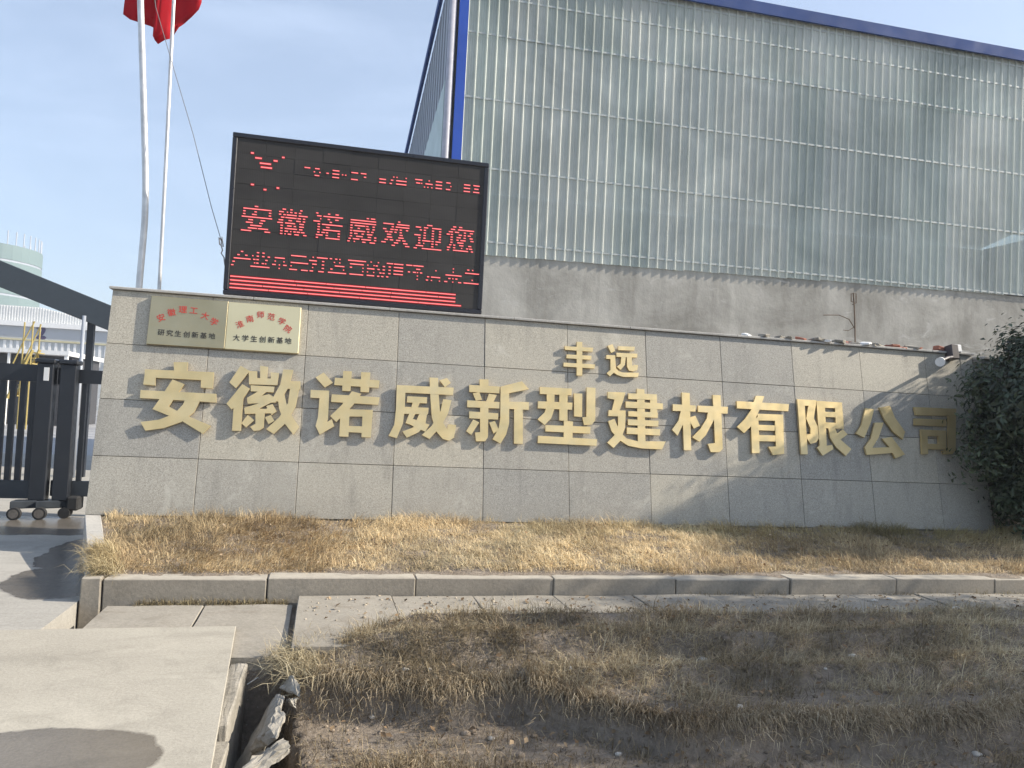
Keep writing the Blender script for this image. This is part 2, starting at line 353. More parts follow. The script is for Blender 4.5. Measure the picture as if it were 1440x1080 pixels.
def verge_z(x, y):
    w1 = .05*fbm(x*2, y*2, 1.6)
    a = sstep(0, .13, lip1(x)+w1-y); b = sstep(0, .14, lip2(x)+w1*1.3-y)
    z = -.435-.20*a-.13*b-.035*sstep(2.4, 7.2, -y)
    z = z+.026*fbm(x*.9, y*2.6)+.010*fbm(x+7, y+3, 5.)+.006*fbm(x+2, y+9, 11.)
    z = z-.20*sstep(5.6, 7.2, -y)
    wv = .07*fbm(x*.8, y*.3, 1.3); rd = np.exp(-((y+3.10+wv)/.10)**2)+1.1*np.exp(-((y+3.52+wv*1.2)/.11)**2)+.9*np.exp(-((y+3.95+wv)/.10)**2)*(x > 3.6); z = z+.085*rd*sstep(2.4, 3.0, x)
    fr = np.interp(x, [2, 2.3, 2.7, 3.2, 4, 5, 6, 7, 8, 12], [3.6, 3.4, 3.08, 2.92, 2.92, 2.92, 2.95, 2.92, 2.84, 2.65])+.05*fbm(x*3, y, 2.)
    z = z+.115*sstep(2.25, 2.6, x)*sstep(fr-.06, fr+.14, -y)*(1-sstep(3.3, 4.1, -y))
    left = 1-sstep(1.80, 1.86, x); z = z*(1-left)+left*(-.6)
    pit = sstep(1.80, 1.85, x)*(1-sstep(2.12, 2.2, x+.07*(y+3.5)+.05*fbm(x, y*2, 3)))*sstep(3.50, 3.54, -y)*(1-sstep(6.3, 6.4, -y))
    return z-1.35*pit
def grid_obj(name, xs, ys, fz, mat):
    X, Y = np.meshgrid(xs, ys); V = np.stack([X, Y, fz(X, Y)], -1).reshape(-1, 3)
    nx, ny = len(xs), len(ys); I = np.arange(nx*ny).reshape(ny, nx)
    a, b, c, d = I[:-1, :-1].ravel(), I[:-1, 1:].ravel(), I[1:, 1:].ravel(), I[1:, :-1].ravel()
    T = np.concatenate([np.stack([a, b, c], 1), np.stack([a, c, d], 1)])
    me = tri_mesh(name, V, T)
    me.polygons.foreach_set('use_smooth', np.ones(len(T), bool)); o = link(name, me, mat); tag(o, kind='structure'); return o
grid_obj('verge', np.concatenate([np.linspace(-40, -3, 8), np.arange(-2.6, 9, .045), np.arange(9.1, 16, .15), np.linspace(17, 60, 8)]),
         np.concatenate([np.linspace(-8.4, -6.2, 12), np.arange(-6.1, -1.9, .045)]), verge_z, M['soil'])

# --- walkway of concrete slabs in front of the kerb
walk = empty('walkway', (0, 0, -.4)); tag(walk, kind='structure')
jx = [.75, 1.46, 2.16, 2.92, 3.61, 4.32, 5.06, 5.80, 6.53, 7.27, 8.0, 8.74, 9.47, 10.2, 10.9, 11.6]
for i in range(len(jx)-1):
    low = i < 2; z = -.392 if low else -.338; z += random.uniform(-.006, .006); yb = -2.16 if low else -2.10
    a = .028 if i == 1 else .004; sk = random.uniform(-.01, .01)
    m = MB().box((jx[i]+(.01 if i < 3 else .002), -3.5+sk, z-.10-.4*0), (jx[i+1]-a, yb, z))
    o = m.build('slab', M['slab'], walk, bevel=.005, subdiv=2, jit=.0022); o.location = (0, 0, .4)
# --- large smooth slab over the culvert, front left
P = [(-9, -6.7), (1.95, -6.7), (1.906, -5.15), (1.771, -2.88), (.95, -2.895), (.30, -2.91), (-9, -2.97)]
o = MB().prism([(x, y, -.362) for x, y in P], np.array([0, 0, -.018])).build('culvert_slab', M['fgslab'], bevel=.004)
tag(o, kind='structure')
o = MB().prism([(x, y, -.3815) for x, y in ((-9, -6.7), (1.86, -6.7), (1.80, -5.1), (1.70, -3.53), (-9, -3.53))], np.array([0, 0, -.12])).build('culvert_roof', M['slab']); tag(o, kind='structure')

# --- raised bed: kerb, side kerb, earth
KY, KZ = -2.08, -.20
kerb = empty('kerb', (0, KY, -.4)); tag(kerb, kind='structure')
kx = [.70, 1.92, 3.12, 4.33, 5.49, 6.66, 7.82, 8.98, 10.14, 11.3, 12.46, 13.6]
for i in range(len(kx)-1):
    dz = random.uniform(-.006, .006); dy = random.uniform(-.008, .008)
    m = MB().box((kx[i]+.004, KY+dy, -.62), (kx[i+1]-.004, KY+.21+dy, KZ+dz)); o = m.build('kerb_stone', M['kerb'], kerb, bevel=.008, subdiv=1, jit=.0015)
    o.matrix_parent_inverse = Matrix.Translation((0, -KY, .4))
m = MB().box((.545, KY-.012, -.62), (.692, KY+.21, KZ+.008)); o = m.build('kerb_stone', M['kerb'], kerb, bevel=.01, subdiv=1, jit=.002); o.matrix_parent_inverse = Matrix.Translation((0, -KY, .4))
# side kerb rising from the corner to the wall
for a, b in ((0, .33), (.335, .66), (.665, 1.)):
    def sp(t): return np.array([.545*(1-t)+.0*t, KY+.19+(0-KY-.2)*t, KZ+(0-KZ)*t])
    p, q = sp(a), sp(b); w = .15
    o = MB().hexa([(p[0], p[1], -.62), (p[0]+w, p[1], -.62), (q[0]+w, q[1], -.62), (q[0], q[1], -.62), tuple(p), (p[0]+w, p[1], p[2]), (q[0]+w, q[1], q[2]), tuple(q)]).build('kerb_stone', M['coping'], kerb, bevel=.006)
    o.matrix_parent_inverse = Matrix.Translation((0, -KY, .4))
def bed_z(x, y):
    t = np.clip((y-KY)/(0-KY), 0, 1)
    return -.215+.205*t+.05*fbm(x*1.3, y*2.0)*np.sin(pi*np.clip(t, .04, .96))+.012*fbm(x+3, y, 4.)
BX0 = lambda y: .62-.55*np.clip((y-KY)/(-KY), 0, 1)
xs = np.arange(0, 1.0001, 1/230.); ys = np.concatenate([np.linspace(KY+.05, .03, 46)])
U, Yg = np.meshgrid(xs, ys); Xg = BX0(Yg)+.03+U*(14.-BX0(Yg)); V = np.stack([Xg, Yg, bed_z(Xg, Yg)], -1).reshape(-1, 3)
nx, ny = len(xs), len(ys); I = np.arange(nx*ny).reshape(ny, nx); a, b, c, d = I[:-1, :-1].ravel(), I[:-1, 1:].ravel(), I[1:, 1:].ravel(), I[1:, :-1].ravel()
bedo = link('bed_soil', tri_mesh('bed_soil', V, np.concatenate([np.stack([a, b, c], 1), np.stack([a, c, d], 1)])), M['soil']); tag(bedo, kind='structure')

# ------------------------------------------------------------------ granite sign wall
NCOL = 11; WEND = 11.01; WH = 4*RH
wall = empty('granite_sign_wall', (0, 0, 0)); tag(wall, 'long leaning grey granite wall carrying the gold company name', 'wall')
prof = [(-.03, -.45), wp(0, 0, -.035)[1:], wp(0, WH, -.035)[1:], (.84, 2.355), (.84, -.45)]
MB().prism([(.004, y, z) for y, z in prof], np.array([WEND-.008, 0, 0])).build('wall_core', M['core'], wall)
G = .0028
for i in range(NCOL):
    s0, s1 = i*PW, min((i+1)*PW, WEND)
    for j in range(4):
        if j == 0 and i == 10: cuts = [(s0, 10.81), (10.81, WEND)]
        else: cuts = [(s0, s1)]
        for (a, b) in cuts:
            h1 = WH-j*RH; h0 = h1-RH; dn = random.uniform(-.0025, .0025); g0 = 0 if a == 0 else G; g1 = 0 if b == WEND else G
            P = [wp(a+g0, h0+(G if j < 3 else 0), -.034), wp(b-g1, h0+(G if j < 3 else 0), -.034), wp(b-g1, h0+(G if j < 3 else 0), dn), wp(a+g0, h0+(G if j < 3 else 0), dn),
                 wp(a+g0, h1-G, -.034), wp(b-g1, h1-G, -.034), wp(b-g1, h1-G, dn), wp(a+g0, h1-G, dn)]
            MB().hexa(P).build('granite_panel', M['granite'], wall, bevel=.0025)
ytop = WH*sin(LEAN); ztop = WH*cos(LEAN)
cx = [-.03, 1.45, 2.96, 4.44, 5.93, 7.40, 8.90, 10.35, WEND+.02]
for i in range(len(cx)-1):
    MB().box((cx[i], ytop-.035, ztop+.003), (cx[i+1]-.004, .86, ztop+.032)).build('coping_stone', M['coping'], wall, bevel=.005)
# low grey pier beyond the wall end
pier = empty('rendered_pier', (11.3, .4, -.4)); tag(pier, 'short pale rendered pier at the shrub end of the granite wall', 'pier')
MB().box((11.02, .30, -.45), (11.9, .84, 2.30)).build('pier_body', M['core'], pier).matrix_parent_inverse = Matrix.Translation((-11.3, -.4, .4))
MB().box((11.03, .26, 2.303), (11.95, .86, 2.335)).build('pier_cap', M['coping'], pier, bevel=.004).matrix_parent_inverse = Matrix.Translation((-11.3, -.4, .4))

# ------------------------------------------------------------------ raised gold characters, traced stroke by stroke on the wall plane
Z1, Z2, Z3, Z4, Z5, Z6, Z7 = ((190, 500, 6.), (430, 510, 6.5455), (645, 520, 7.0244), (845, 540, 7.7838), (1030, 550, 8.4706), (1195, 560, 8.4706), (780, 475, 11.077))
CH = [
('first', Z1, 'roof shaped top over a crossed lower figure', [
 [(325,55),(445,55),(440,135),(328,130)], [(82,115),(665,140),(661,212),(80,182)], [(81,150),(177,154),(170,252),(68,243)], [(557,165),(664,170),(655,278),(553,270)],
 [(45,290),(685,322),(685,395),(40,357)], [(315,200),(415,240),(360,320),(265,455),(145,452),(200,375)], [(145,450),(230,400),(400,490),(640,592),(572,660),(395,552)],
 [(430,350),(548,380),(495,480),(390,560),(240,612),(85,633),(45,560),(200,540),(330,490),(405,410)]]),
('second', Z1, 'dense three-part strokes', [
 [(890,85),(968,130),(850,275),(795,225)], [(905,240),(970,280),(900,380),(815,455),(770,405)], [(835,380),(915,350),(893,635),(817,633)],
 [(960,187),(1208,195),(1200,250),(960,242)], [(958,130),(1030,130),(1030,200),(960,200)], [(1055,85),(1120,95),(1115,205),(1055,205)], [(1145,140),(1215,145),(1206,205),(1145,205)],
 [(975,250),(1175,262),(1170,310),(975,300)], [(1040,300),(1110,305),(1050,352),(1000,395),(945,390),(945,355)], [(945,365),(1130,325),(1195,365),(1190,395),(950,406)],
 [(1100,385),(1160,390),(1000,470),(930,490),(920,440)], [(920,440),(1100,450),(1165,425),(1175,485),(925,492)], [(1015,480),(1095,480),(1085,608),(1050,630),(1000,635),(970,600),(1015,575)],
 [(950,500),(1005,545),(935,605),(895,570)], [(1095,520),(1145,500),(1175,550),(1125,578)], [(1105,425),(1160,408),(1195,470),(1150,500)],
 [(1250,115),(1335,120),(1300,260),(1215,395),(1160,360),(1225,240)], [(1235,213),(1395,215),(1395,285),(1228,275)], [(1308,270),(1385,280),(1355,430),(1280,560),(1170,660),(1105,620),(1215,520),(1290,400)],
 [(1200,330),(1255,300),(1285,440),(1330,520),(1385,600),(1335,665),(1260,570),(1215,450)]]),
('third', Z2, 'a hooked left side and a boxed foot', [
 [(90,135),(165,90),(250,185),(175,228)], [(45,250),(215,258),(212,330),(42,322)], [(128,300),(215,290),(205,520),(195,545),(240,520),(262,585),(128,662),(90,580),(112,500)],
 [(268,138),(680,162),(672,232),(262,205)], [(345,75),(425,80),(412,262),(335,258)], [(510,85),(595,90),(582,272),(503,268)],
 [(240,290),(680,318),(668,388),(232,360)], [(425,262),(510,285),(440,385),(360,470),(280,545),(225,490),(330,390)],
 [(320,425),(405,428),(393,682),(308,678)], [(322,426),(618,434),(615,498),(320,492)], [(525,432),(617,436),(600,688),(513,684)], [(385,580),(520,585),(515,645),(385,638)]]),
('fourth', Z2, 'a long sweeping diagonal hook', [
 [(840,205),(1362,230),(1355,298),(838,272)], [(838,206),(920,210),(912,420),(895,560),(838,695),(762,672),(815,570),(830,430)], [(935,308),(1118,318),(1115,375),(930,365)],
 [(985,365),(1050,370),(1010,470),(985,520),(975,575),(918,555),(960,450)], [(905,405),(1132,415),(1125,475),(905,470)], [(925,550),(980,515),(1140,570),(1100,635),(1000,590)],
 [(1050,460),(1120,465),(1100,570),(1040,640),(930,690),(890,632),(990,595)], [(1140,135),(1218,140),(1225,300),(1235,440),(1270,560),(1302,612),(1312,565),(1385,572),(1365,690),(1320,718),(1260,700),(1200,630),(1160,500),(1148,330)],
 [(1265,335),(1342,345),(1310,470),(1240,590),(1140,702),(1068,665),(1160,580),(1240,450)], [(1232,160),(1300,140),(1335,185),(1280,225)]]),
('fifth', Z3, 'an axe shaped right half', [
 [(205,92),(295,95),(295,165),(210,165)], [(105,148),(405,165),(402,232),(105,218)], [(140,232),(205,220),(232,295),(170,304)], [(300,235),(378,250),(345,315),(272,312)],
 [(85,300),(405,318),(402,382),(85,368)], [(105,410),(392,430),(390,492),(105,478)], [(213,360),(295,365),(290,665),(262,705),(172,705),(162,620),(212,615)], [(145,490),(205,520),(125,642),(75,605)], [(302,520),(358,505),(400,595),(345,630)],
 [(415,165),(625,112),(695,190),(500,230),(415,232)], [(415,168),(500,168),(500,530),(470,640),(415,728),(335,685),(395,580),(412,480)], [(490,312),(695,318),(695,395),(490,385)], [(550,360),(635,360),(635,732),(548,728)]]),
('sixth', Z3, 'two long bars at its foot', [
 [(803,168),(1118,185),(1115,252),(803,238)], [(785,310),(1125,325),(1120,395),(782,380)], [(870,235),(948,240),(945,390),(915,480),(850,545),(780,488),(850,420),(872,350)], [(995,240),(1078,245),(1075,505),(995,500)],
 [(1140,232),(1222,235),(1220,465),(1142,460)], [(1265,172),(1352,178),(1350,500),(1315,542),(1240,545),(1222,470),(1262,465)], [(858,545),(1305,562),(1300,630),(858,608)], [(1040,500),(1130,510),(1125,690),(1038,685)], [(785,650),(1370,685),(1362,750),(782,722)]]),
('seventh', Z4, 'five short bars over a sweeping foot', [
 [(75,85),(270,92),(238,200),(205,290),(120,290),(150,170),(75,155)], [(85,285),(272,290),(268,357),(82,350)], [(190,330),(272,330),(265,480),(215,620),(140,700),(70,640),(150,560),(188,450)], [(80,405),(150,380),(200,510),(280,595),(400,625),(712,628),(670,715),(450,705),(300,675),(200,610),(120,520)],
 [(302,100),(612,112),(612,175),(302,163)], [(272,190),(680,212),(678,278),(272,258)], [(302,295),(625,312),(622,370),(302,352)], [(298,385),(632,402),(630,465),(298,448)], [(285,475),(650,495),(645,562),(285,545)], [(540,112),(613,115),(620,368),(545,365)], [(395,50),(478,58),(490,640),(408,640)]]),
('eighth', Z4, 'two crossed uprights side by side', [
 [(788,220),(1040,235),(1035,302),(788,293)], [(885,92),(972,98),(990,725),(910,722)], [(880,280),(945,290),(900,440),(840,565),(780,500),(850,400)], [(975,365),(1035,345),(1085,455),(1020,488),(985,430)],
 [(1065,235),(1392,250),(1388,325),(1065,305)], [(1225,118),(1312,122),(1330,560),(1335,710),(1300,745),(1205,745),(1172,655),(1250,645),(1240,400)], [(1175,300),(1275,310),(1220,430),(1150,560),(1080,632),(1002,582),(1090,490),(1160,380)]]),
('ninth', Z5, 'a barred moon shape under a slanting cross', [
 [(50,118),(675,155),(665,240),(55,205)], [(280,55),(380,60),(325,220),(240,400),(140,500),(55,425),(150,330),(225,220)], [(220,330),(310,310),(325,738),(235,738)], [(300,268),(605,280),(605,355),(300,348)], [(505,285),(605,285),(618,745),(485,762),(430,662),(520,658)], [(305,400),(505,408),(505,472),(305,465)], [(315,520),(515,528),(515,600),(315,595)]]),
('tenth', Z5, 'an ear shaped left half, partly in shade', [
 [(772,95),(858,105),(898,752),(820,752)], [(774,96),(1000,108),(995,178),(777,170)], [(925,115),(1002,115),(970,320),(1015,420),(1030,560),(1000,610),(930,628),(890,565),(885,515),(930,510),(930,440),(880,330),(900,200)],
 [(1002,115),(1100,120),(1125,650),(1190,640),(1205,690),(1078,768),(1008,672),(1040,650)], [(1004,116),(1308,135),(1305,205),(1010,195)], [(1222,140),(1306,142),(1330,445),(1235,430)], [(1095,245),(1310,250),(1310,315),(1095,305)], [(1105,370),(1325,380),(1325,448),(1110,440)],
 [(1140,420),(1222,430),(1270,560),(1420,690),(1355,770),(1240,670),(1170,560)], [(1320,455),(1375,515),(1285,580),(1240,510)]]),
('eleventh', Z6, 'two spread legs dappled with shade', [
 [(190,115),(290,130),(250,290),(175,470),(75,420),(140,320)], [(350,110),(480,90),(540,230),(660,400),(635,490),(520,400),(420,260)], [(300,290),(405,290),(345,470),(270,590),(520,580),(525,650),(205,675),(180,585),(250,480)], [(390,480),(500,460),(660,670),(545,715),(490,600)]]),
('last', Z6, 'squarish, shaded by the shrub', [
 [(768,105),(1270,125),(1262,212),(790,200)], [(775,240),(1150,255),(1150,335),(775,320)], [(850,370),(925,375),(935,665),(865,665)], [(852,371),(1150,385),(1150,455),(850,445)], [(1060,385),(1148,387),(1150,610),(1060,610)], [(925,540),(1070,545),(1070,610),(925,605)], [(1180,122),(1268,126),(1265,620),(1225,665),(1120,665),(1105,625),(1175,600)]]),
('small left', Z7, 'three bars on one upright', [
 [(158,130),(600,155),(590,218),(160,185)], [(185,258),(575,280),(570,342),(185,318)], [(140,385),(632,415),(620,478),(138,445)], [(345,62),(430,65),(432,590),(343,585)]]),
('small right', Z7, 'with a boat shaped sweep', [
 [(825,125),(900,98),(945,205),(880,235)], [(805,268),(945,272),(945,332),(805,328)], [(870,300),(944,300),(955,470),(940,525),(862,600),(812,550),(870,500)], [(890,490),(950,470),(1000,520),(1060,540),(1312,545),(1300,610),(1070,608),(980,580),(920,540)],
 [(995,130),(1250,138),(1240,200),(990,190)], [(962,232),(1290,248),(1285,308),(965,295)], [(1040,290),(1110,295),(1095,420),(1030,500),(972,450),(1030,400)], [(1125,300),(1205,300),(1205,410),(1220,440),(1240,420),(1300,425),(1290,500),(1230,520),(1160,510),(1130,450)]]),
]
NF = .052
for (nm, (ox, oy, sc), desc, polys) in CH:
    root = empty('raised_character'); small = nm.startswith('small'); nf = .045 if small else NF
    tag(root, (f'{nm} of the two small gold characters, {desc}' if small else f'{nm} large gold character of the wall name, {desc}'), 'character', 'raised gold characters on the granite wall')
    mb = MB(); cs = []
    for k, P in enumerate(polys):
        top = nf-.0004*k; Q = [px_wall(ox+x/sc, oy+y/sc, nf) for x, y in P]; cs += Q
        mb.prism([wp(s, h, nf-.030-.0003*k) for s, h in Q], WN*(top-(nf-.030-.0003*k)))
    cs = np.array(cs); c0 = cs.mean(0); base = wp(c0[0], cs[:, 1].min(), 0)
    root.location = base; o = mb.build('letter_face', M['gold'], root); o.matrix_parent_inverse = Matrix.Translation(-Vector(base))
    for k in (0, len(polys)//2):
        q = np.array([px_wall(ox+x/sc, oy+y/sc, nf) for x, y in polys[k]]).mean(0)
        MB().tube([wp(q[0], q[1], -.01), wp(q[0], q[1], nf-.025)], .008, 6).build('mounting_pin', M['steel'], root).matrix_parent_inverse = Matrix.Translation(-Vector(base))

# ------------------------------------------------------------------ text helper (built-in font)
_gc = {}
def glyph(ch):
    if ch in _gc: return _gc[ch]
    c = bpy.data.curves.new('g', 'FONT'); c.body = ch; c.resolution_u = 3
    o = bpy.data.objects.new('g', c); COL.objects.link(o); dg = bpy.context.evaluated_depsgraph_get(); dg.update()
    me = bpy.data.meshes.new_from_object(o.evaluated_get(dg)); me.calc_loop_triangles()
    V = np.array([v.co[:2] for v in me.vertices]).reshape(-1, 2); T = np.array([t.vertices[:] for t in me.loop_triangles], int).reshape(-1, 3)
    bpy.data.objects.remove(o); bpy.data.meshes.remove(me); bpy.data.curves.remove(c); _gc[ch] = (V, T); return V, T
def inside(V, T, P):
    r = np.zeros(len(P), bool)
    for a, b, c in T:
        A, B, Cc = V[a], V[b], V[c]; d = (B[1]-Cc[1])*(A[0]-Cc[0])+(Cc[0]-B[0])*(A[1]-Cc[1])
        if abs(d) < 1e-12: continue
        l1 = ((B[1]-Cc[1])*(P[:, 0]-Cc[0])+(Cc[0]-B[0])*(P[:, 1]-Cc[1]))/d; l2 = ((Cc[1]-A[1])*(P[:, 0]-Cc[0])+(A[0]-Cc[0])*(P[:, 1]-Cc[1]))/d
        r |= (l1 >= 0) & (l2 >= 0) & (l1+l2 <= 1)
    return r
def flat_text(name, items, frame, mat, parent, bold=0.):
    """items: (char, s, h centre, size, angle) laid on frame(s,h)"""
    V = []; F = []
    for k, (ch, s, h, size, ang) in enumerate(items):
        v, T = glyph(ch); w = (v-np.array([.5, .38]))*size
        for q, (dx, dy) in enumerate([(0, 0)]+([(bold, 0), (-bold, 0), (0, bold), (0, -bold)] if bold else [])):
            b = len(V); ww = w+np.array([dx, dy])*size
            x = s+ww[:, 0]*cos(ang)-ww[:, 1]*sin(ang); y = h+ww[:, 0]*sin(ang)+ww[:, 1]*cos(ang)
            V += [frame(a, c, .0004*q) for a, c in zip(x, y)]; F += [(int(p)+b, int(r)+b, int(u)+b) for p, r, u in T]
    me = bpy.data.meshes.new(name); me.from_pydata([tuple(v) for v in V], [], F); return link(name, me, mat, parent)

# ------------------------------------------------------------------ two metal plaques
def plaque(zm, corners, mat, arc, line, label):
    ox, oy, sc = zm; n0 = .045
    pw = lambda x, y: px_wall(ox+x/sc, oy+y/sc, n0)
    Q = np.array([pw(x, y) for x, y in corners]); s0, s1 = Q[[0, 3], 0].mean(), Q[[1, 2], 0].mean(); h0, h1 = Q[[2, 3], 1].mean(), Q[[0, 1], 1].mean()
    base = wp((s0+s1)/2, h0, 0); root = empty('plaque', base); tag(root, label, 'plaque', 'metal plaques on the wall'); inv = Matrix.Translation(-Vector(base))
    P = [wp(s, h, n) for (h, n) in ((h0, .0), (h1, .0)) for s in ()]
    MB().hexa([wp(s0, h0, 0.002), wp(s1, h0, .002), wp(s1, h0, n0), wp(s0, h0, n0), wp(s0, h1, .002), wp(s1, h1, .002), wp(s1, h1, n0), wp(s0, h1, n0)]).build('plate', mat, root, bevel=.004).matrix_parent_inverse = inv
    fr = lambda s, h, e: wp(s, h, n0+.002+e)
    for ch, x, y, size, ang in arc: flat_text('red_character', [(ch, *pw(x, y), size, ang)], fr, M['red_paint'], root, .012).matrix_parent_inverse = inv
    for ch, x, y, size in line: flat_text('black_character', [(ch, *pw(x, y), size, 0)], fr, M['black_paint'], root, .016).matrix_parent_inverse = inv
zp1 = (200, 405, 11.368); zp2 = (310, 410, 10.288)
plaque(zp1, [(145, 115), (1375, 215), (1318, 970), (65, 895)], M['plaque_dull'],
       [(c, x, y, .088, a) for c, x, y, a in zip('安徽理工大学', (300, 470, 650, 825, 1005, 1150), (475, 390, 345, 360, 445, 540), (.42, .22, .06, -.04, -.2, -.38))],
       [(c, x, y, .072) for c, x, y in zip('研究生创新基地', (303, 440, 573, 712, 845, 980, 1115), (708, 720, 730, 742, 750, 760, 768))],
       'duller brass plaque at the left, with an arc of six red characters')
plaque(zp2, [(115, 150), (1170, 225), (1125, 890), (65, 835)], M['plaque_pale'],
       [(c, x, y, .085, a) for c, x, y, a in zip('淮南师范学院', (280, 425, 580, 735, 890, 975), (475, 395, 335, 365, 430, 540), (.45, .28, .05, -.12, -.28, -.5))],
       [(c, x, y, .075) for c, x, y in zip('大学生创新基地', (232, 360, 485, 610, 735, 858, 980), (668, 675, 685, 692, 700, 706, 714))],
       'paler cream brass plaque butted against the duller one')

# ------------------------------------------------------------------ LED screen behind the wall top
LX0, LX1, LZ0, LZ1, LY = 1.10, 4.075, 2.415, 4.27, .60
led = empty('led_screen', ((LX0+LX1)/2, LY+.08, 2.387)); tag(led, 'black LED message screen with glowing red text above the granite wall', 'screen')
linv = Matrix.Translation(-Vector(led.location))
MB().box((LX0+.02, LY+.03, LZ0+.02), (LX1-.02, LY+.16, LZ1-.02)).build('cabinet', M['ledframe'], led).matrix_parent_inverse = linv
fw = .055
for a, b in (((LX0, LY, LZ1-fw), (LX1, LY+.17, LZ1)), ((LX0, LY, LZ0), (LX1, LY+.17, LZ0+fw)), ((LX0, LY+.001, LZ0+fw), (LX0+fw, LY+.169, LZ1-fw)), ((LX1-fw, LY+.001, LZ0+fw), (LX1, LY+.169, LZ1-fw))):
    MB().box(a, b).build('frame_bar', M['ledframe'], led, bevel=.008).matrix_parent_inverse = linv
nmx, nmz = 9, 10; mx0, mx1, mz0, mz1 = LX0+fw, LX1-fw, LZ0+fw, LZ1-fw; MW, MH = (mx1-mx0)/nmx, (mz1-mz0)/nmz
mod = MB().box((.0008, 0, .0008), (MW-.0008, .02, MH-.0008)); mm = pmesh('led_module', mod.V, mod.F); mm.materials.append(M['module'])
for i in range(nmx):
    for k in range(nmz):
        o = link('led_module', mm, None, led, (mx0+i*MW, LY+.014+random.uniform(-.0012, .0012), mz0+k*MH)); o.matrix_parent_inverse = linv
for x in (1.5, 2.6, 3.7): MB().box((x-.03, LY+.03, 2.386), (x+.03, LY+.14, LZ0+.01)).build('mount_foot', M['ledframe'], led).matrix_parent_inverse = linv
dots, halo = [], []
FY = LY+.0115
def dash(x0, x1, z, hgt=.0125, dim=.03):
    dots.append((x0, x1, z-hgt/2, z+hgt/2)); halo.append((x0-.004, x1+.004, z-dim/2, z+dim/2))
def led_text(ch, cx_, cz_, w, h, pitch, step=.012, keep=1., phase=0):
    v, T = glyph(ch)
    if len(v) == 0: return
    lo, hi = v.min(0), v.max(0); n = int(round(h/pitch)); m = int(w/step)
    for r in range(n):
        zz = (r+.5)/n; P = np.array([((k+.5)/m, zz) for k in range(m)])*(hi-lo)+lo; ins = inside(v, T, P) | inside(v, T, P+np.array([0, .02])) | inside(v, T, P-np.array([0, .02]))
        k = 0
        while k < m:
            if ins[k]:
                e = k
                while e < m and ins[e]: e += 1
                if rng.random() < keep: dash(cx_-w/2+k/m*w, cx_-w/2+e/m*w, cz_-h/2+(r+.5)*pitch, .0095, .017)
                k = e
            else: k += 1
def lpx(x, y): p = at_y(300+x/3.6, 170+y/3.6, LY); return p[0], p[2]
for ch, x, y in zip('安徽诺威欢迎您', (220, 400, 580, 755, 925, 1088, 1250), (495, 512, 532, 552, 570, 588, 598)):
    cxx, czz = lpx(x, y); led_text(ch, cxx, czz, .33, .315, .0315)
for k, ch in enumerate('产业基民打造百的理环清未生'):
    x = 140+k*(1312-140)/12.; y = 695+k*(790-695)/12.; cxx, czz = lpx(x, y); led_text(ch, cxx, czz, .205, .2, .04, .012, .92)
for k, ch in enumerate('2021年12月17日星期五10:18'):
    x = 478+k*(1285-478)/17.; y = 253+k*(340-253)/17.; cxx, czz = lpx(x, y); led_text(ch, cxx, czz, .075 if ch.isdigit() else .12, .12, .04, .012, .6)
for x0, x1, y in ((190, 205, 160), (212, 245, 185), (235, 292, 212), (240, 297, 232), (305, 325, 200), (348, 360, 183), (190, 205, 320), (254, 268, 346), (320, 333, 338)):
    a, z = lpx(x0, y); b, _ = lpx(x1, y); dash(a, b, z)
zb = LZ0+fw
for r in range(4):
    xe = lpx(1228, 905)[0] if r else lpx(1258, 950)[0]; x = mx0+.012
    while x < xe:
        x2 = min(xe, x+rng.uniform(.3, .9)); dots.append((x, x2-.006, zb+.023+r*.043, zb+.033+r*.043)); halo.append((x, x2-.004, zb+.014+r*.043, zb+.042+r*.043)); x = x2
def quads(name, R, y, mat):
    V = []; F = []
    for a, b, c, d in R:
        k = len(V); V += [(a, y, c), (b, y, c), (b, y, d), (a, y, d)]; F.append((k, k+1, k+2, k+3))
    me = bpy.data.meshes.new(name); me.from_pydata(V, [], F); o = link(name, me, mat, led); o.matrix_parent_inverse = linv; o['kind'] = 'stuff'
quads('lit_leds', dots, FY-.0012, M['led']); quads('dim_leds', halo, FY, M['led2'])

# ------------------------------------------------------------------ flagpoles, flag, rope
def pole(pts, Y, r, label):
    P = [at_y(x, y, Y) for x, y in pts]; P = [np.array([P[0][0]+(P[0][0]-P[1][0])*.2, Y, -.4])]+P
    d = P[-1]-P[-2]; P.append(P[-1]+d/np.linalg.norm(d)*2.6)
    root = empty('flagpole', P[0]); tag(root, label, 'flagpole', 'flagpoles behind the wall'); inv = Matrix.Translation(-Vector(P[0]))
    Q = [P[0]]
    for a, b in zip(P[:-1], P[1:]): Q += [a+(b-a)*k/6 for k in range(1, 7)]
    Q = np.array(Q); 
    for _ in range(3): Q[1:-1] = (Q[:-2]+2*Q[1:-1]+Q[2:])/4
    MB().tube(Q, r, 14).build('shaft', M['pole'], root, smooth=True).matrix_parent_inverse = inv
    m = MB(); e = Q[-1]
    for k in range(6): pass
    m.tube([e-np.array([0, 0, .01]), e+np.array([0, 0, .03]), e+np.array([0, 0, .07]), e+np.array([0, 0, .10])], [r*1.2, r*1.9, r*1.7, r*.4], 12).build('finial', M['pole'], root, smooth=True).matrix_parent_inverse = inv
    MB().tube([P[0], P[0]+np.array([0, 0, .02])], .12, 14).build('base_plate', M['pole'], root).matrix_parent_inverse = inv
    return Q
pole([(195.5, 403), (199.8, 355), (203.7, 310), (205, 253), (201.7, 134), (197.6, 0)], 1.0, .036, 'thicker flagpole with a bend near its foot, left of the other')
pq = pole([(224, 406.6), (232, 253), (240.4, 81), (244.4, 0)], 1.25, .021, 'slim straight flagpole rising between the bent pole and the screen')
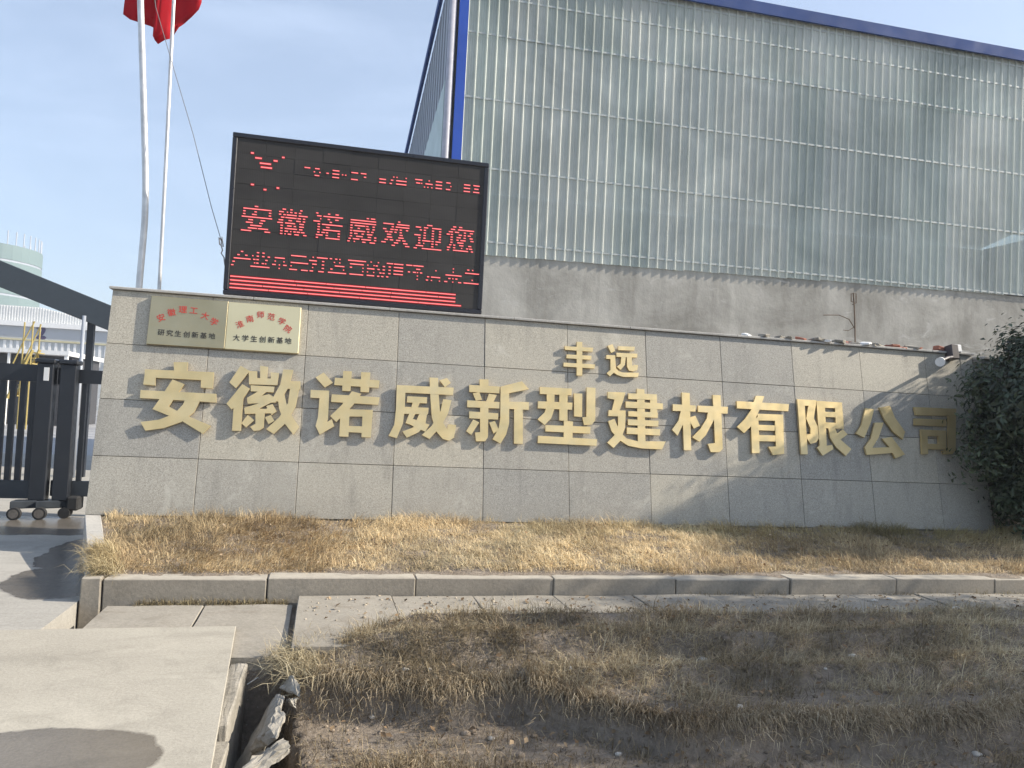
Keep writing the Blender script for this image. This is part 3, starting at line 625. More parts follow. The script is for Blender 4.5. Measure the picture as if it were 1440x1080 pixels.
bot = [(173, 20, 0), (182, 26, .05), (192, 31.6, .10), (203, 33, .06), (212, 36.5, -.02), (222, 43, -.06), (225, 47, .0), (215, 51, .12), (218, 57, .16), (221.5, 60.5, .17), (232, 57.5, .15), (240, 54, .10), (244, 49, .05), (252, 40, .02), (259, 32, .05), (270, 23, .11), (280, 14.5, .15), (283, 2, .16)]
FYB = 1.42; rows = 16; V = []; F = []
B = [at_y(x, y, FYB-d*.6) for x, y, d in bot]; n = len(B)
topz = 7.9; px_, = (pq[-1][0],)
for j in range(rows+1):
    tt = j/rows
    for i, b in enumerate(B):
        tx = px_-.36+.72*i/(n-1)*.9; ty = FYB-.10*sin(i*.9+1)-.02
        w = tt*tt*(3-2*tt); V.append((b[0]*(1-w)+tx*w+.02*sin(i*1.1+tt*5)*tt, b[1]*(1-w)+ty*w+.03*sin(i*2.3+tt*3), b[2]*(1-tt)+(topz-.35*abs(i/(n-1)-.55))*tt))
for j in range(rows):
    for i in range(n-1): F.append((j*n+i, j*n+i+1, (j+1)*n+i+1, (j+1)*n+i))
me = bpy.data.meshes.new('red_flag'); me.from_pydata(V, [], F)
for p in me.polygons: p.use_smooth = True
fl = link('red_flag', me, M['redflag']); tag(fl, 'limp red flag hanging at the top of the slim flagpole', 'flag')
md = fl.modifiers.new('thickness', 'SOLIDIFY'); md.thickness = .004
rp = [at_y(x, y, Y) for x, y, Y in ((214, -30, 1.2), (219, 10, 1.15), (243, 92, 1.05), (272, 190, .85), (297, 290, .7), (311, 338, .63))]
rope = empty('halyard_rope', at_y(315, 372, .62)); tag(rope, 'thin taut rope running from the flag down to the screen frame', 'rope'); rinv = Matrix.Translation(-rope.location)
MB().tube(rp, .0045, 6).build('line', M['rope'], rope).matrix_parent_inverse = rinv
lp = [at_y(x, y, .615) for x, y in ((311, 338), (308, 334), (309, 344), (314, 347), (312, 333), (311, 345), (313, 352), (311, 356), (315, 362), (316, 372), (318, 378))]
MB().tube(lp, .0075, 6).build('knot', M['rope'], rope, smooth=True).matrix_parent_inverse = rinv

# ------------------------------------------------------------------ warehouse with ribbed see-through sheets
YB = 8.4; SW = .905; X0 = at_y(648, 150, YB)[0]
def bz(x): return np.interp(x, [at_y(690, 358, YB)[0], at_y(1435, 415, YB)[0]], [at_y(690, 358, YB)[2], at_y(1435, 415, YB)[2]])
slope = (bz(18.)-bz(8.))/10.; BZ = float(bz(5.)-slope*5.)
EZ = float(np.mean([at_y(980, 3, YB)[2], at_y(1200, 47, YB)[2], at_y(1435, 90, YB)[2]]))
LAPZ = float(at_y(1000, 100, YB)[2]); G1 = float(np.mean([at_y(1000, 187, YB)[2], at_y(1440, 244, YB)[2]])); G2 = float(np.mean([at_y(1000, 279, YB)[2], at_y(1440, 325, YB)[2]]))
NS = 27; XE = X0+NS*SW
wh = empty('warehouse', ((X0+XE)/2, YB+6, -.41)); tag(wh, 'tall warehouse with ribbed see-through sheets over a grey rendered plinth and blue trim', 'building'); winv = Matrix.Translation(-Vector(wh.location))
def wpart(mb, name, mat, **k): o = mb.build(name, M[mat], wh, **k); o.matrix_parent_inverse = winv; return o
wpart(MB().hexa([(X0-.2, YB+.02, -.5), (XE, YB+.02, -.5), (XE, YB+.32, -.5), (X0-.2, YB+.32, -.5), (X0-.2, YB+.02, bz(X0)+.02), (XE, YB+.02, BZ+slope*XE+.02), (XE, YB+.32, BZ+slope*XE+.02), (X0-.2, YB+.32, bz(X0)+.02)]), 'plinth', 'plinth')
def rib_profile():
    P = [(0., .036)]; p = SW/4
    for k in range(4):
        c = k*p
        P += [(c+.010, .036), (c+.034, 0.), (c+p*.36, 0.), (c+p*.39, .006), (c+p*.43, .006), (c+p*.46, 0.), (c+p*.60, 0.), (c+p*.63, .006), (c+p*.67, .006), (c+p*.70, 0.), (c+p-.030, 0.), (c+p-.010, .036)]
    P.append((SW+.010, .0375)); return P
pr = rib_profile()
def sheet_mesh(z0, z1, name):
    k = len(pr); V = [(x, -y, z0) for x, y in pr]+[(x, -y, z1) for x, y in pr]; F = [(i, i+1, k+i+1, k+i) for i in range(k-1)]
    me = bpy.data.meshes.new(name); me.from_pydata(V, [], F); me.materials.append(M['sheet']); return me
msL = sheet_mesh(0, LAPZ-BZ-slope*X0+.10, 'lower_sheet'); msU = sheet_mesh(0, EZ-LAPZ+.1, 'upper_sheet')
for i in range(NS):
    x = X0+.05+i*SW; o = link('ribbed_sheet', msL, None, wh, (x, YB-.004-random.uniform(0, .004), BZ+slope*(x+SW/2)-random.uniform(.02, .05)), (0, 0, random.uniform(-.003, .003))); o.matrix_parent_inverse = winv
    o = link('ribbed_sheet', msU, None, wh, (x, YB-.014-random.uniform(0, .004), LAPZ-.05+random.uniform(-.05, .05)), (0, 0, random.uniform(-.004, .004))); o.matrix_parent_inverse = winv
for z in (G1, G2, LAPZ+.02, (EZ+LAPZ)/2+.1, EZ-.12, float(BZ+slope*12)+.14):
    wpart(MB().box((X0+.05, YB+.02, z-.035), (XE, YB+.09, z+.035)), 'girt', 'steel'); wpart(MB().box((X0+.05, YB-.0315, z-.022), (XE, YB-.0275, z+.022)), 'added_girt_line', 'strip')  # added outer strips imitate the girts seen through the sheets
for k in range(5):
    x = X0+.35+k*5.6; wpart(MB().box((x, YB+.12, 3), (x+.22, YB+.5, EZ-.1)), 'column', 'steel')
BACK = YB+11
wpart(MB().box((X0+.1, BACK, 0), (XE-.06, BACK+.1, EZ-2)), 'rear_wall', 'interior')
wpart(MB().box((XE-.05, YB+.33, -.4), (XE, BACK, EZ-2)), 'end_wall', 'interior')
wpart(MB().hexa([(X0-.15, YB-.1, EZ+.12), (XE+.1, YB-.1, EZ+.12), (XE+.1, BACK+.3, EZ-1.9), (X0-.15, BACK+.3, EZ-1.9), (X0-.15, YB-.1, EZ+.2), (XE+.1, YB-.1, EZ+.2), (XE+.1, BACK+.3, EZ-1.82), (X0-.15, BACK+.3, EZ-1.82)]), 'roof', 'sidewall')
wpart(MB().box((X0-.13, YB-.16, EZ-.02), (XE+.1, YB-.102, EZ+.26)), 'eave_trim', 'navy')
bx0, bx1 = at_y(640.5, 112, YB)[0], at_y(651, 112, YB)[0]
wpart(MB().box((bx0, YB-.06, bz(X0)-.1), (X0+.06, YB+.0, EZ-.02)), 'corner_trim', 'blue')
pxl = at_y(632, 112, YB)[0]; wpart(MB().tube([(pxl, YB+.02, .5), (pxl, YB+.02, EZ)], .085, 12), 'downpipe', 'pipe', smooth=True)
sx = at_y(634, 60, YB+.1)[0]-.05
zb0 = EZ-.05; 
wpart(MB().hexa([(sx, YB+.1, -.4), (sx+.1, YB+.1, -.4), (sx+.1, BACK, -.4), (sx, BACK, -.4), (sx, YB+.1, zb0), (sx+.1, YB+.1, zb0), (sx+.1, BACK, zb0-1.95), (sx, BACK, zb0-1.95)]), 'side_wall', 'sidewall')
for k in range(22):
    y = YB+.25+k*.48; wpart(MB().box((sx-.025, y, 1.), (sx-.001, y+.06, zb0-.1-(y-YB)*.178)), 'rib', 'sidewall')
wpart(MB().hexa([(sx-.03, YB+.2, 4.4), (sx-.003, YB+.2, 4.4), (sx-.003, BACK, 4.4), (sx-.03, BACK, 4.4), (sx-.03, YB+.2, 8.6), (sx-.003, YB+.2, 8.6), (sx-.003, BACK, 6.8), (sx-.03, BACK, 6.8)]), 'side_light_strip', 'sideglass')
wpart(MB().hexa([(sx-.12, YB+.05, zb0-.02), (sx-.04, YB+.05, zb0-.02), (sx-.04, BACK, zb0-1.97), (sx-.12, BACK, zb0-1.97), (sx-.12, YB+.05, zb0+.2), (sx-.04, YB+.05, zb0+.2), (sx-.04, BACK, zb0-1.75), (sx-.12, BACK, zb0-1.75)]), 'verge_trim', 'navy')

# ------------------------------------------------------------------ sliding gate at the left
GY = 2.65; GZ = -.40
gate = empty('sliding_gate', (-1.2, GY, GZ)); tag(gate, 'charcoal metal sliding gate on wheels beside the granite wall', 'gate'); ginv = Matrix.Translation(-Vector(gate.location))
def gpart(mb, name, mat, **k): o = mb.build(name, M[mat], gate, **k); o.matrix_parent_inverse = ginv; return o
for x0, x1, dy in ((-1.32, -1.13, -.10), (-1.06, -.875, -.06)):
    gpart(MB().box((x0, GY+dy-.09, -.17), (x1, GY+dy+.09, 1.58)), 'post', 'gate', bevel=.006)
    gpart(MB().box((x0-.025, GY+dy-.115, 1.583), (x1+.025, GY+dy+.115, 1.645)), 'post_cap', 'gate', bevel=.015)
gpart(MB().box((-6, GY-.05, 1.34), (-1.33, GY+.05, 1.56)), 'top_rail', 'gate'); gpart(MB().box((-6, GY-.05, -.17), (-1.33, GY+.05, .06)), 'bottom_rail', 'gate2')
gpart(MB().box((-.87, GY-.02, 1.35), (.3, GY+.05, 1.53)), 'top_rail', 'gate'); gpart(MB().box((-.87, GY-.02, -.13), (.3, GY+.05, .07)), 'bottom_rail', 'gate2')
gpart(MB().box((-1.12, GY-.02, 1.32), (-1.07, GY+.05, 1.54)), 'top_rail', 'gate'); gpart(MB().box((-1.12, GY-.02, -.13), (-1.07, GY+.05, .07)), 'bottom_rail', 'gate2')
for x in [-1.40-.117*k for k in range(38)]: gpart(MB().box((x-.033, GY-.03, .061), (x+.033, GY+.03, 1.339)), 'slat', 'gate')
for x in (-.80, -.55, -.30, -.05, .2): gpart(MB().box((x-.03, GY-.01, .071), (x+.03, GY+.04, 1.349)), 'slat', 'gate')
gpart(MB().box((-1.235, GY-.197, 1.36), (-1.175, GY-.1905, 1.53)), 'sticker', 'white')
for x0, x1, yy in ((-1.47, -1.12, GY-.28), (-1.20, -.84, GY-.22)):
    gpart(MB().hexa([(x0, yy-.06, -.27), (x1, yy+.14, -.27), (x1, yy+.34, -.27), (x0, yy+.14, -.27), (x0, yy-.06, -.172), (x1, yy+.14, -.172), (x1, yy+.34, -.172), (x0, yy+.14, -.172)]), 'wheel_carriage', 'gate2', bevel=.01)
    for xx in (x0+.06,):
        w = gpart(MB().tube([(xx, yy-.10, -.325), (xx, yy-.03, -.325)], .078, 20), 'wheel', 'rubber')
        h = MB().tube([(xx, yy-.106, -.325), (xx, yy-.095, -.325)], .056, 16).build('hub', M['hub'], w); h.matrix_parent_inverse = Matrix.Identity(4)
gpart(MB().box((-.88, GY-.16, -.30), (-.74, GY+.1, -.12)), 'wheel_carriage', 'rubber', bevel=.02)
w = gpart(MB().tube([(-.90, GY-.17, -.33), (-.90, GY-.02, -.33)], .07, 18), 'wheel', 'rubber')

# ------------------------------------------------------------------ entrance canopy frame behind the gate
can = empty('entrance_canopy', (-2.2, 8, -.4)); tag(can, 'slate grey sloping canopy beam on thin posts behind the gate', 'canopy'); cinv = Matrix.Translation(-Vector(can.location))
def cpart(mb, name, mat, **k): o = mb.build(name, M[mat], can, **k); o.matrix_parent_inverse = cinv; return o
def be(x, zt): return zt
A = at_y(0, 366, 8); B_ = at_y(150, 427, 8); sl_ = (B_[2]-A[2])/(B_[0]-A[0]); th = .50
xl, xr = -7.5, -1.2; zl, zr = A[2]+sl_*(xl-A[0]), A[2]+sl_*(xr-A[0])
cpart(MB().hexa([(xl, 8, zl-th), (xr, 8, zr-th), (xr, 8.25, zr-th), (xl, 8.25, zl-th), (xl, 8, zl), (xr, 8, zr), (xr, 8.25, zr), (xl, 8.25, zl)]), 'sloping_beam', 'beam', bevel=.01)
cpart(MB().hexa([(xl, 8.26, zl-.12), (xr, 8.26, zr-.12), (xr, 11, zr-.12), (xl, 11, zl-.12), (xl, 8.26, zl-.02), (xr, 8.26, zr-.02), (xr, 11, zr-.02), (xl, 11, zl-.02)]), 'canopy_roof', 'beam')
px = at_y(127, 470, 8.1)[0]; cpart(MB().box((px-.06, 8.08, -.4), (px+.06, 8.2, A[2]+sl_*(px-A[0])-th+.03)), 'post', 'gate')
px = at_y(118, 470, 8.0)[0]; cpart(MB().tube([(px, 7.94, -.4), (px, 7.94, A[2]+sl_*(px-A[0])-th+.1)], .035, 10), 'pipe_post', 'sidewall', smooth=True)
cpart(MB().box((-7.4, 8.05, -.4), (-7.2, 8.2, zl-th+.06)), 'post', 'gate')

# ------------------------------------------------------------------ factory hall number 2, far yard
FYY = 75
fac = empty('factory_hall', (-30, FYY, -.404)); tag(fac, 'low pale factory hall marked with a dark number 2', 'building'); finv = Matrix.Translation(-Vector(fac.location))
def fpart(mb, name, mat, **k): o = mb.build(name, M[mat], fac, **k); o.matrix_parent_inverse = finv; return o
xa, xb = -75, 25
fpart(MB().box((xa, FYY, 5.95), (xb, FYY+30, 7.3)), 'upper_wall', 'factory2'); fpart(MB().box((xa, FYY+.1, -.4), (xb, FYY+30, 5.949)), 'lower_wall', 'factory3')
fpart(MB().box((xa, FYY-.3, 7.3), (xb, FYY+30, 7.75)), 'eave_band', 'white'); fpart(MB().box((xa, FYY-.12, 5.95), (xb, FYY-.002, 6.12)), 'sill_band', 'plaque_pale')
rx = (at_y(0, 427, FYY)[0], at_y(55, 431, FYY)[0], at_y(135, 455, FYY)[0])
fpart(MB().prism([(xa, FYY+.5, 7.751), (rx[2]+3, FYY+.5, 7.751), (rx[1], FYY+.5, 9.25), (xa, FYY+.5, 9.3)], np.array([0, 22, 0])), 'roof_gable', 'factory')
for k in range(70):
    x = -32+k*.24; zt = min(9.22, 7.78+max(0, (rx[2]+3-x)/(rx[2]+3-rx[1]))*1.45)
    if zt > 7.9: fpart(MB().box((x, FYY+.44, 7.76), (x+.07, FYY+.498, zt)), 'roof_rib', 'white')
for k in range(46): x = -32+k*.55; fpart(MB().box((x, FYY+.0, 3.8), (x+.22, FYY+.095, 5.9)), 'cladding_rib', 'white')
for k in range(5): x = -31+k*4.4; fpart(MB().box((x, FYY+.02, -.3), (x+3.0, FYY+.09, 3.4)), 'door_opening', 'dark')
pc = at_y(57, 466, FYY); flat_text('number_two', [('2', pc[0]+.5, pc[2]-.02, 1.7, 0)], lambda s, h, e: np.array([s, FYY-.03-e, h]), M['purple'], fac, .05).matrix_parent_inverse = finv
# gatehouse shelter with a flat white roof
sh = empty('shelter', (-12, 32, -.404)); tag(sh, 'dark flat shelter with a white roof edge in the far yard', 'shelter'); sinv = Matrix.Translation(-Vector(sh.location))
p0, p1 = at_y(0, 490, 32), at_y(97, 496, 32)
for mb, nm, mt in ((MB().box((p0[0]-6, 32, p1[2]-.14), (p1[0], 38, p1[2]+.06)), 'roof', 'white'), (MB().box((p0[0]-6, 33.2, -.4), (p1[0]-.2, 38, p1[2]-.141)), 'wall', 'dark'), (MB().box((at_y(10, 500, 32)[0], 32.05, -.4), (at_y(13, 500, 32)[0], 32.2, p1[2]-.141)), 'post', 'white'), (MB().box((p1[0]-.2, 32.05, -.4), (p1[0]-.05, 32.2, p1[2]-.141)), 'post', 'white')):
    mb.build(nm, M[mt], sh).matrix_parent_inverse = sinv
# yellow stair tower
st = empty('yellow_stair', (-10, 28, -.404)); tag(st, 'yellow steel stair with tall handrails in the far yard', 'stair'); tinv = Matrix.Translation(-Vector(st.location))
SY = 28
def spart(pts, r, nm): 
    MB().tube([at_y(x, y, SY+d) for x, y, d in pts], r, 6).build(nm, M['yellow'], st).matrix_parent_inverse = tinv
gz = lambda x, d: (at_y(x, 500, SY+d)[0], SY+d, -.4)
for x, yt, d in ((35, 453, 0), (47, 452, 0), (57, 456, .8), (33, 475, .8)):
    q = at_y(x, yt, SY+d); MB().tube([(q[0], q[1], -.4), q], .03, 6).build('post', M['yellow'], st).matrix_parent_inverse = tinv
spart([(14, 520, 0), (33, 480, 0), (49, 452, 0)], .028, 'handrail'); spart([(22, 530, .8), (42, 490, .8), (58, 456, .8)], .028, 'handrail')
for (xa_, ya_, d) in ((10, 560, 0), (20, 560, .8)):
    a_, b_ = at_y(xa_, ya_, SY+d), at_y(xa_+36, 492, SY+d); MB().tube([a_, b_], .07, 4).build('stringer', M['yellow'], st).matrix_parent_inverse = tinv
for k in range(9):
    a_, b_ = at_y(12+36*k/9, 556-68*k/9, SY), at_y(22+36*k/9, 556-68*k/9, SY+.8); MB().box((min(a_[0], b_[0]), SY, a_[2]-.02), (max(a_[0], b_[0])+.25, SY+.8, a_[2]+.02)).build('tread', M['yellow'], st).matrix_parent_inverse = tinv
# white picket fence across the yard
fe = empty('picket_fence', (-12, 45, -.404)); tag(fe, 'low white picket fence far behind the gate', 'fence'); einv = Matrix.Translation(-Vector(fe.location))
pk = MB().box((0, 0, 0), (.06, .03, 1.35)); pkm = pmesh('picket', pk.V, pk.F); pkm.materials.append(M['white'])
for k in range(75):
    o = link('picket', pkm, None, fe, (-17+k*.16, 45, -.40)); o.matrix_parent_inverse = einv
for z in (.05, .75): MB().box((-17, 45.031, z-.4+.1), (-5, 45.07, z-.4+.16)).build('rail', M['white'], fe).matrix_parent_inverse = einv
# netted tower block far away
tw = empty('tower_block', (-80, 205, -.404)); tag(tw, 'distant tower block under construction wrapped in pale green netting', 'building'); winv2 = Matrix.Translation(-Vector(tw.location))
tr_ = 13.; txr = at_y(45, 370, 200)[0]; tcx = txr-tr_; tz = at_y(45, 345, 200)[2]
for k in range(9):
    z0 = k*tz/9; MB().tube([(tcx, 205, z0-.4), (tcx, 205, z0+tz/9-.9)], tr_, 36).build('netted_storey', M['tower'], tw).matrix_parent_inverse = winv2
    if k < 8: MB().tube([(tcx, 205, z0+tz/9-.9), (tcx, 205, z0+tz/9-.4)], tr_-.12, 36).build('floor_edge', M['sidewall'], tw).matrix_parent_inverse = winv2
for k in range(40):
    a_ = 2*pi*k/40; MB().tube([(tcx+cos(a_)*12.6, 205+sin(a_)*12.6, tz-1), (tcx+cos(a_)*12.6, 205+sin(a_)*12.6, tz+2.4)], .13, 4).build('scaffold_pole', M['sidewall'], tw).matrix_parent_inverse = winv2

# ------------------------------------------------------------------ small things along the wall top
lamp = empty('wall_lamp', wp(10.62, WH-.02, 0)); tag(lamp, 'small white lamp on a dark bracket at the wall top', 'lamp'); pinv = Matrix.Translation(-lamp.location)
def hx(s0, s1, h0, h1, n0, n1): return [wp(s0, h0, n0), wp(s1, h0, n0), wp(s1, h0, n1), wp(s0, h0, n1), wp(s0, h1, n0), wp(s1, h1, n0), wp(s1, h1, n1), wp(s0, h1, n1)]
L0 = px_wall(1341, 497, .1)[0]
MB().hexa(hx(L0-.055, L0+.055, 2.30, 2.50, .004, .14)).build('bracket', M['lampbody'], lamp, bevel=.006).matrix_parent_inverse = pinv
MB().hexa(hx(L0+.045, L0+.16, 2.41, 2.52, -.10, .09)).build('junction_box', M['white'], lamp, bevel=.01).matrix_parent_inverse = pinv
LA, LB = px_wall(1333, 503, .2), px_wall(1326, 506, .28)
MB().tube([wp(L0-.02, 2.33, .10), wp(*LA, .2), wp(*LB, .26)], .022, 8).build('arm', M['lampbody'], lamp).matrix_parent_inverse = pinv
LC = px_wall(1322, 509, .33)
MB().tube([wp(*LB, .25), wp(*LC, .33)], [.045, .062], 14).build('lamp_head', M['white'], lamp).matrix_parent_inverse = pinv
ant = empty('rebar_mast', (9.3, .7, ztop+.032)); tag(ant, 'thin bent rebar mast with a wire loop on the wall top', 'mast'); ainv = Matrix.Translation(-Vector(ant.location))
ap = lambda x, y: at_y(x, y, .7)
MB().tube([(ap(1203, 481)[0], .7, ztop+.03), ap(1202, 450), ap(1201, 425), ap(1200, 412)], .009, 6).build('mast_rod', M['twig'], ant).matrix_parent_inverse = ainv
MB().tube([ap(1202, 425), ap(1197, 424), ap(1197, 413), ap(1204, 413), ap(1204, 426), ap(1199, 428)], .007, 6).build('wire_loop', M['twig'], ant).matrix_parent_inverse = ainv
MB().tube([ap(1202, 462), ap(1194, 449), ap(1180, 443), ap(1158, 443)], .006, 5).build('wire', M['twig'], ant).matrix_parent_inverse = ainv
MB().tube([ap(1201, 460), ap(1193, 465), ap(1186, 464)], .005, 5).build('wire', M['twig'], ant).matrix_parent_inverse = ainv
rub = [('brick', (1132, 479)), ('rubble', (1150, 478)), ('paper', (1163, 480)), ('rubble', (1178, 481)), ('brick', (1191, 482)), ('rubble', (1207, 482)), ('paper', (1214, 483)), ('rubble', (1227, 483)), ('rubble', (1240, 484)), ('brick', (1257, 484)), ('brick', (1266, 485)), ('rubble', (1272, 486)), ('rubble', (1282, 488)), ('brick', (1296, 489)), ('brick', (1329, 489)), ('rubble', (1098, 477)), ('rubble', (1075, 475)), ('paper', (1052, 473)), ('rubble', (1110, 477))]
for k, (mt, (x, y)) in enumerate(rub):
    s = px_wall(x, y)[0]; a = random.uniform(.05, .11); b = random.uniform(.04, .07); c = random.uniform(.02, .045) if k != 14 else .07
    if k == 14: a = .12
    o = MB().box((-a, -b, 0), (a, b, c)).build('broken_brick' if mt == 'brick' else 'rubble_chunk', M[mt], None, bevel=.008, subdiv=1, jit=.008)
    o.location = (s, .52+random.uniform(-.03, .06), ztop+.028); o.rotation_euler = (random.uniform(-.1, .1), random.uniform(-.12, .12), random.uniform(0, 3) if k != 14 else .1)
    if k == 14: tag(o, 'whole red brick lying on the wall top beside the lamp', 'brick')
    elif mt == 'brick': tag(o, 'broken red brick piece in the rubble along the wall top', 'brick', 'broken bricks on the wall top')
    elif mt == 'paper': tag(o, 'bright white chip among the rubble along the wall top', 'rubble', 'white chips on the wall top')
    else: tag(o, 'small grey rubble chunk along the right part of the wall top', 'rubble', 'rubble chunks on the wall top')

# ------------------------------------------------------------------ drain pit pieces
def hull(name, pts, mat, label, cat, jit=.006):
    bm = bmesh.new()
    for p in pts: bm.verts.new(tuple(p))
    bmesh.ops.convex_hull(bm, input=bm.verts); bmesh.ops.subdivide_edges(bm, edges=bm.edges, cuts=5, use_grid_fill=True); bm.normal_update()
    for v in bm.verts: q = v.co*14; v.co += v.normal*(mnoise.fractal(q, .9, 2.2, 4)*.012)
    for v in bm.verts: v.co += Vector((random.gauss(0, jit*.7), random.gauss(0, jit*.7), random.gauss(0, jit*.7)))
    bmesh.ops.recalc_face_normals(bm, faces=bm.faces); me = bpy.data.meshes.new(name); bm.to_mesh(me); bm.free()
    return tag(link(name, me, mat), label, cat)
zq = lambda x, y, z: at_z(280+x/5.4, 880+y/5.4, z)
def block(P, dz):
    return [np.array(p) for p in P]+[np.array(p)+np.array([0, 0, -dz]) for p in P]
o = MB().box((1.805, -4.5, -1.2), (1.905, -3.525, -.42)).build('drain_wall_block', M['rubble'], None, bevel=.012, subdiv=4, jit=.0035); tag(o, 'chipped concrete drain wall standing at the left side of the open pit', 'concrete block')
o = MB().box((1.835, -6.3, -1.2), (1.915, -4.52, -.50)).build('drain_wall_block', M['rubble'], None, bevel=.012, subdiv=4, jit=.003); tag(o, 'lower length of drain wall running down to the picture edge in the pit', 'concrete block')
hull('broken_slab', [zq(600, 512, -.42), zq(648, 545, -.42), zq(620, 600, -.43), zq(230, 1150, -.80), zq(430, 1120, -.58), zq(330, 1180, -.95), zq(520, 640, -.66), zq(550, 560, -.58), zq(600, 640, -.5)], M['rubble'], 'long broken slab leaning into the pit on its edge', 'concrete slab', .003)
hull('broken_slab', [zq(600, 595, -.40), zq(655, 680, -.40), zq(590, 860, -.42), zq(520, 760, -.42), zq(380, 960, -.60), zq(430, 980, -.60), zq(600, 640, -.62), zq(620, 800, -.6)], M['rubble'], 'pale broken slab corner beside the long leaning slab', 'concrete slab', .004)
hull('broken_slab', [zq(700, 378, -.36), zq(768, 455, -.37), zq(765, 535, -.40), zq(705, 500, -.40), zq(615, 470, -.45), zq(690, 385, -.5), zq(760, 520, -.56), zq(640, 510, -.6)], M['rubble'], 'small pale block at the upper right corner of the pit', 'concrete block', .004)
hull('rubble_chunk', [zq(690, 560, -.42), zq(745, 550, -.42), zq(725, 620, -.45), zq(670, 570, -.47), zq(730, 600, -.56), zq(690, 590, -.56)], M['rubble'], 'fist sized chunk under the small block by the pit', 'rubble', .004)
hull('broken_slab', [zq(640, 850, -.40), zq(705, 910, -.40), zq(690, 960, -.43), zq(330, 1090, -.45), zq(350, 1180, -.5), zq(520, 1090, -.46), zq(420, 1000, -.45), zq(600, 960, -.62), zq(420, 1100, -.66)], M['rubble'], 'rough edged slab lying nearest the camera at the pit edge', 'concrete slab', .007)
tag(MB().tube([zq(365, 445, -.55), zq(445, 392, -.52), zq(505, 440, -.6)], .004, 5).build('dead_twig', M['paper']), 'pale dead twig hanging across the dark pit', 'twig')
# litter at the kerb foot
for (x, y, s, lab) in ((225, 845, .05, 'crumpled white litter at the foot of the kerb, left of the slab gap'), (1345, 857, .03, 'small white scrap on the walkway near the kerb, far right')):
    p = at_z(x, y, -.39 if x < 400 else -.338); bm = bmesh.new(); bmesh.ops.create_icosphere(bm, subdivisions=2, radius=s)
    for v in bm.verts: v.co = Vector((v.co.x*1.3*random.uniform(.6, 1.3), v.co.y*random.uniform(.6, 1.2), max(-.01, v.co.z*.6*random.uniform(.4, 1.3))))
    me = bpy.data.meshes.new('litter'); bm.to_mesh(me); bm.free(); o = link('crumpled_litter', me, M['paper'], None, (p[0], p[1], p[2]+.012)); tag(o, lab, 'litter')

# ------------------------------------------------------------------ pebbles on the verge and walkway
peb = [(522, 1017), (565, 1028), (1095, 1003), (1120, 1003), (1198, 924), (1322, 917), (883, 922), (988, 928), (738, 918), (604, 948), (1037, 995), (568, 997), (1374, 1062), (798, 1004), (1230, 846), (1250, 843), (1402, 862), (1432, 863), (478, 945), (690, 1040), (870, 1062), (1160, 956)]
pm = []
for k in range(4):
    bm = bmesh.new(); bmesh.ops.create_icosphere(bm, subdivisions=2, radius=1); f = rng.uniform(.75, 1.2, 3)
    for v in bm.verts:
        d = 1+.18*sin(3*v.co.x+k)+.15*cos(4*v.co.y-k); v.co = Vector((v.co.x*d*f[0]*1.2, v.co.y*d*f[1], v.co.z*d*.6))
    me = bpy.data.meshes.new('pebble'); bm.to_mesh(me); bm.free()
    for p in me.polygons: p.use_smooth = True
    me.materials.append(M['pebble']); pm.append(me)
for k, (x, y) in enumerate(peb):
    z = -.4
    for _ in range(8): p = at_z(x, y, z); z = float(verge_z(np.array(p[0]), np.array(p[1]))) if p[1] < -2.7 else -.338
    o = link('pebble', pm[k % 4], None, None, (p[0], p[1], z+.006)); r = random.uniform(.012, .026); o.scale = (r, r, r); o.rotation_euler = (0, 0, random.uniform(0, 6))
    tag(o, 'pale pebble lying on the dry verge or walkway before the kerb', 'pebble', 'pebbles on the verge')

# ------------------------------------------------------------------ soil clods and dead leaves
def scatter_clods(name, x, y, r, z, col, label, cat):
    bm = bmesh.new(); bmesh.ops.create_icosphere(bm, subdivisions=1, radius=1.); bv = np.array([v.co[:] for v in bm.verts]); bt = np.array([[v.index for v in f.verts] for f in bm.faces]); bm.free()
    n = len(x); k = len(bv); J = rng.uniform(.55, 1.25, (n, k, 1)); V = bv[None]*J*r[:, None, None]*rng.uniform(.7, 1.3, (n, 1, 3)); V[..., 2] *= .7; V += np.stack([x, y, z], 1)[:, None]
    T = (bt[None]+(np.arange(n)*k)[:, None, None]).reshape(-1, 3); o = link(name, tri_mesh(name, V.reshape(-1, 3), T, np.repeat(col, k, 0)), M['clod']); tag(o, label, cat, kind='stuff')
M['clod'] = m_vcol('soil_clod', .95, .1, 0)
n = 3600; x = rng.uniform(2.2, 9.5, n); y = rng.uniform(-5.9, -3.2, n); w = (rng.random(n) < .25) | (np.abs(y-lip1(x)+.12) < .16) | (np.abs(y-lip2(x)+.1) < .15); x, y = x[w], y[w]; ok = x > 2.22-.07*(y+3.5); x, y = x[ok], y[ok]; n = len(x)
r = np.clip(rng.lognormal(-4.55, .55, n), .004, .038); g = rng.uniform(.6, 1.35, n)[:, None]
scatter_clods('soil_clods', x, y, r, verge_z(x, y)+r*.2, np.array([.24, .195, .15])*g, 'crumbled brown soil clods strewn over the eroded verge', 'soil')
n = 900; x = rng.uniform(2.2, 11, n); y = rng.uniform(-2.95, -2.12, n)*1.; r = np.clip(rng.lognormal(-5.1, .5, n), .003, .02); z = np.where(y > -2.9, -.338, verge_z(x, y))+r*.3
scatter_clods('walkway_grit', x, y, r, z, np.array([.36, .31, .24])*rng.uniform(.6, 1.3, n)[:, None], 'loose grit and crumbs of soil on the walkway slabs', 'grit')
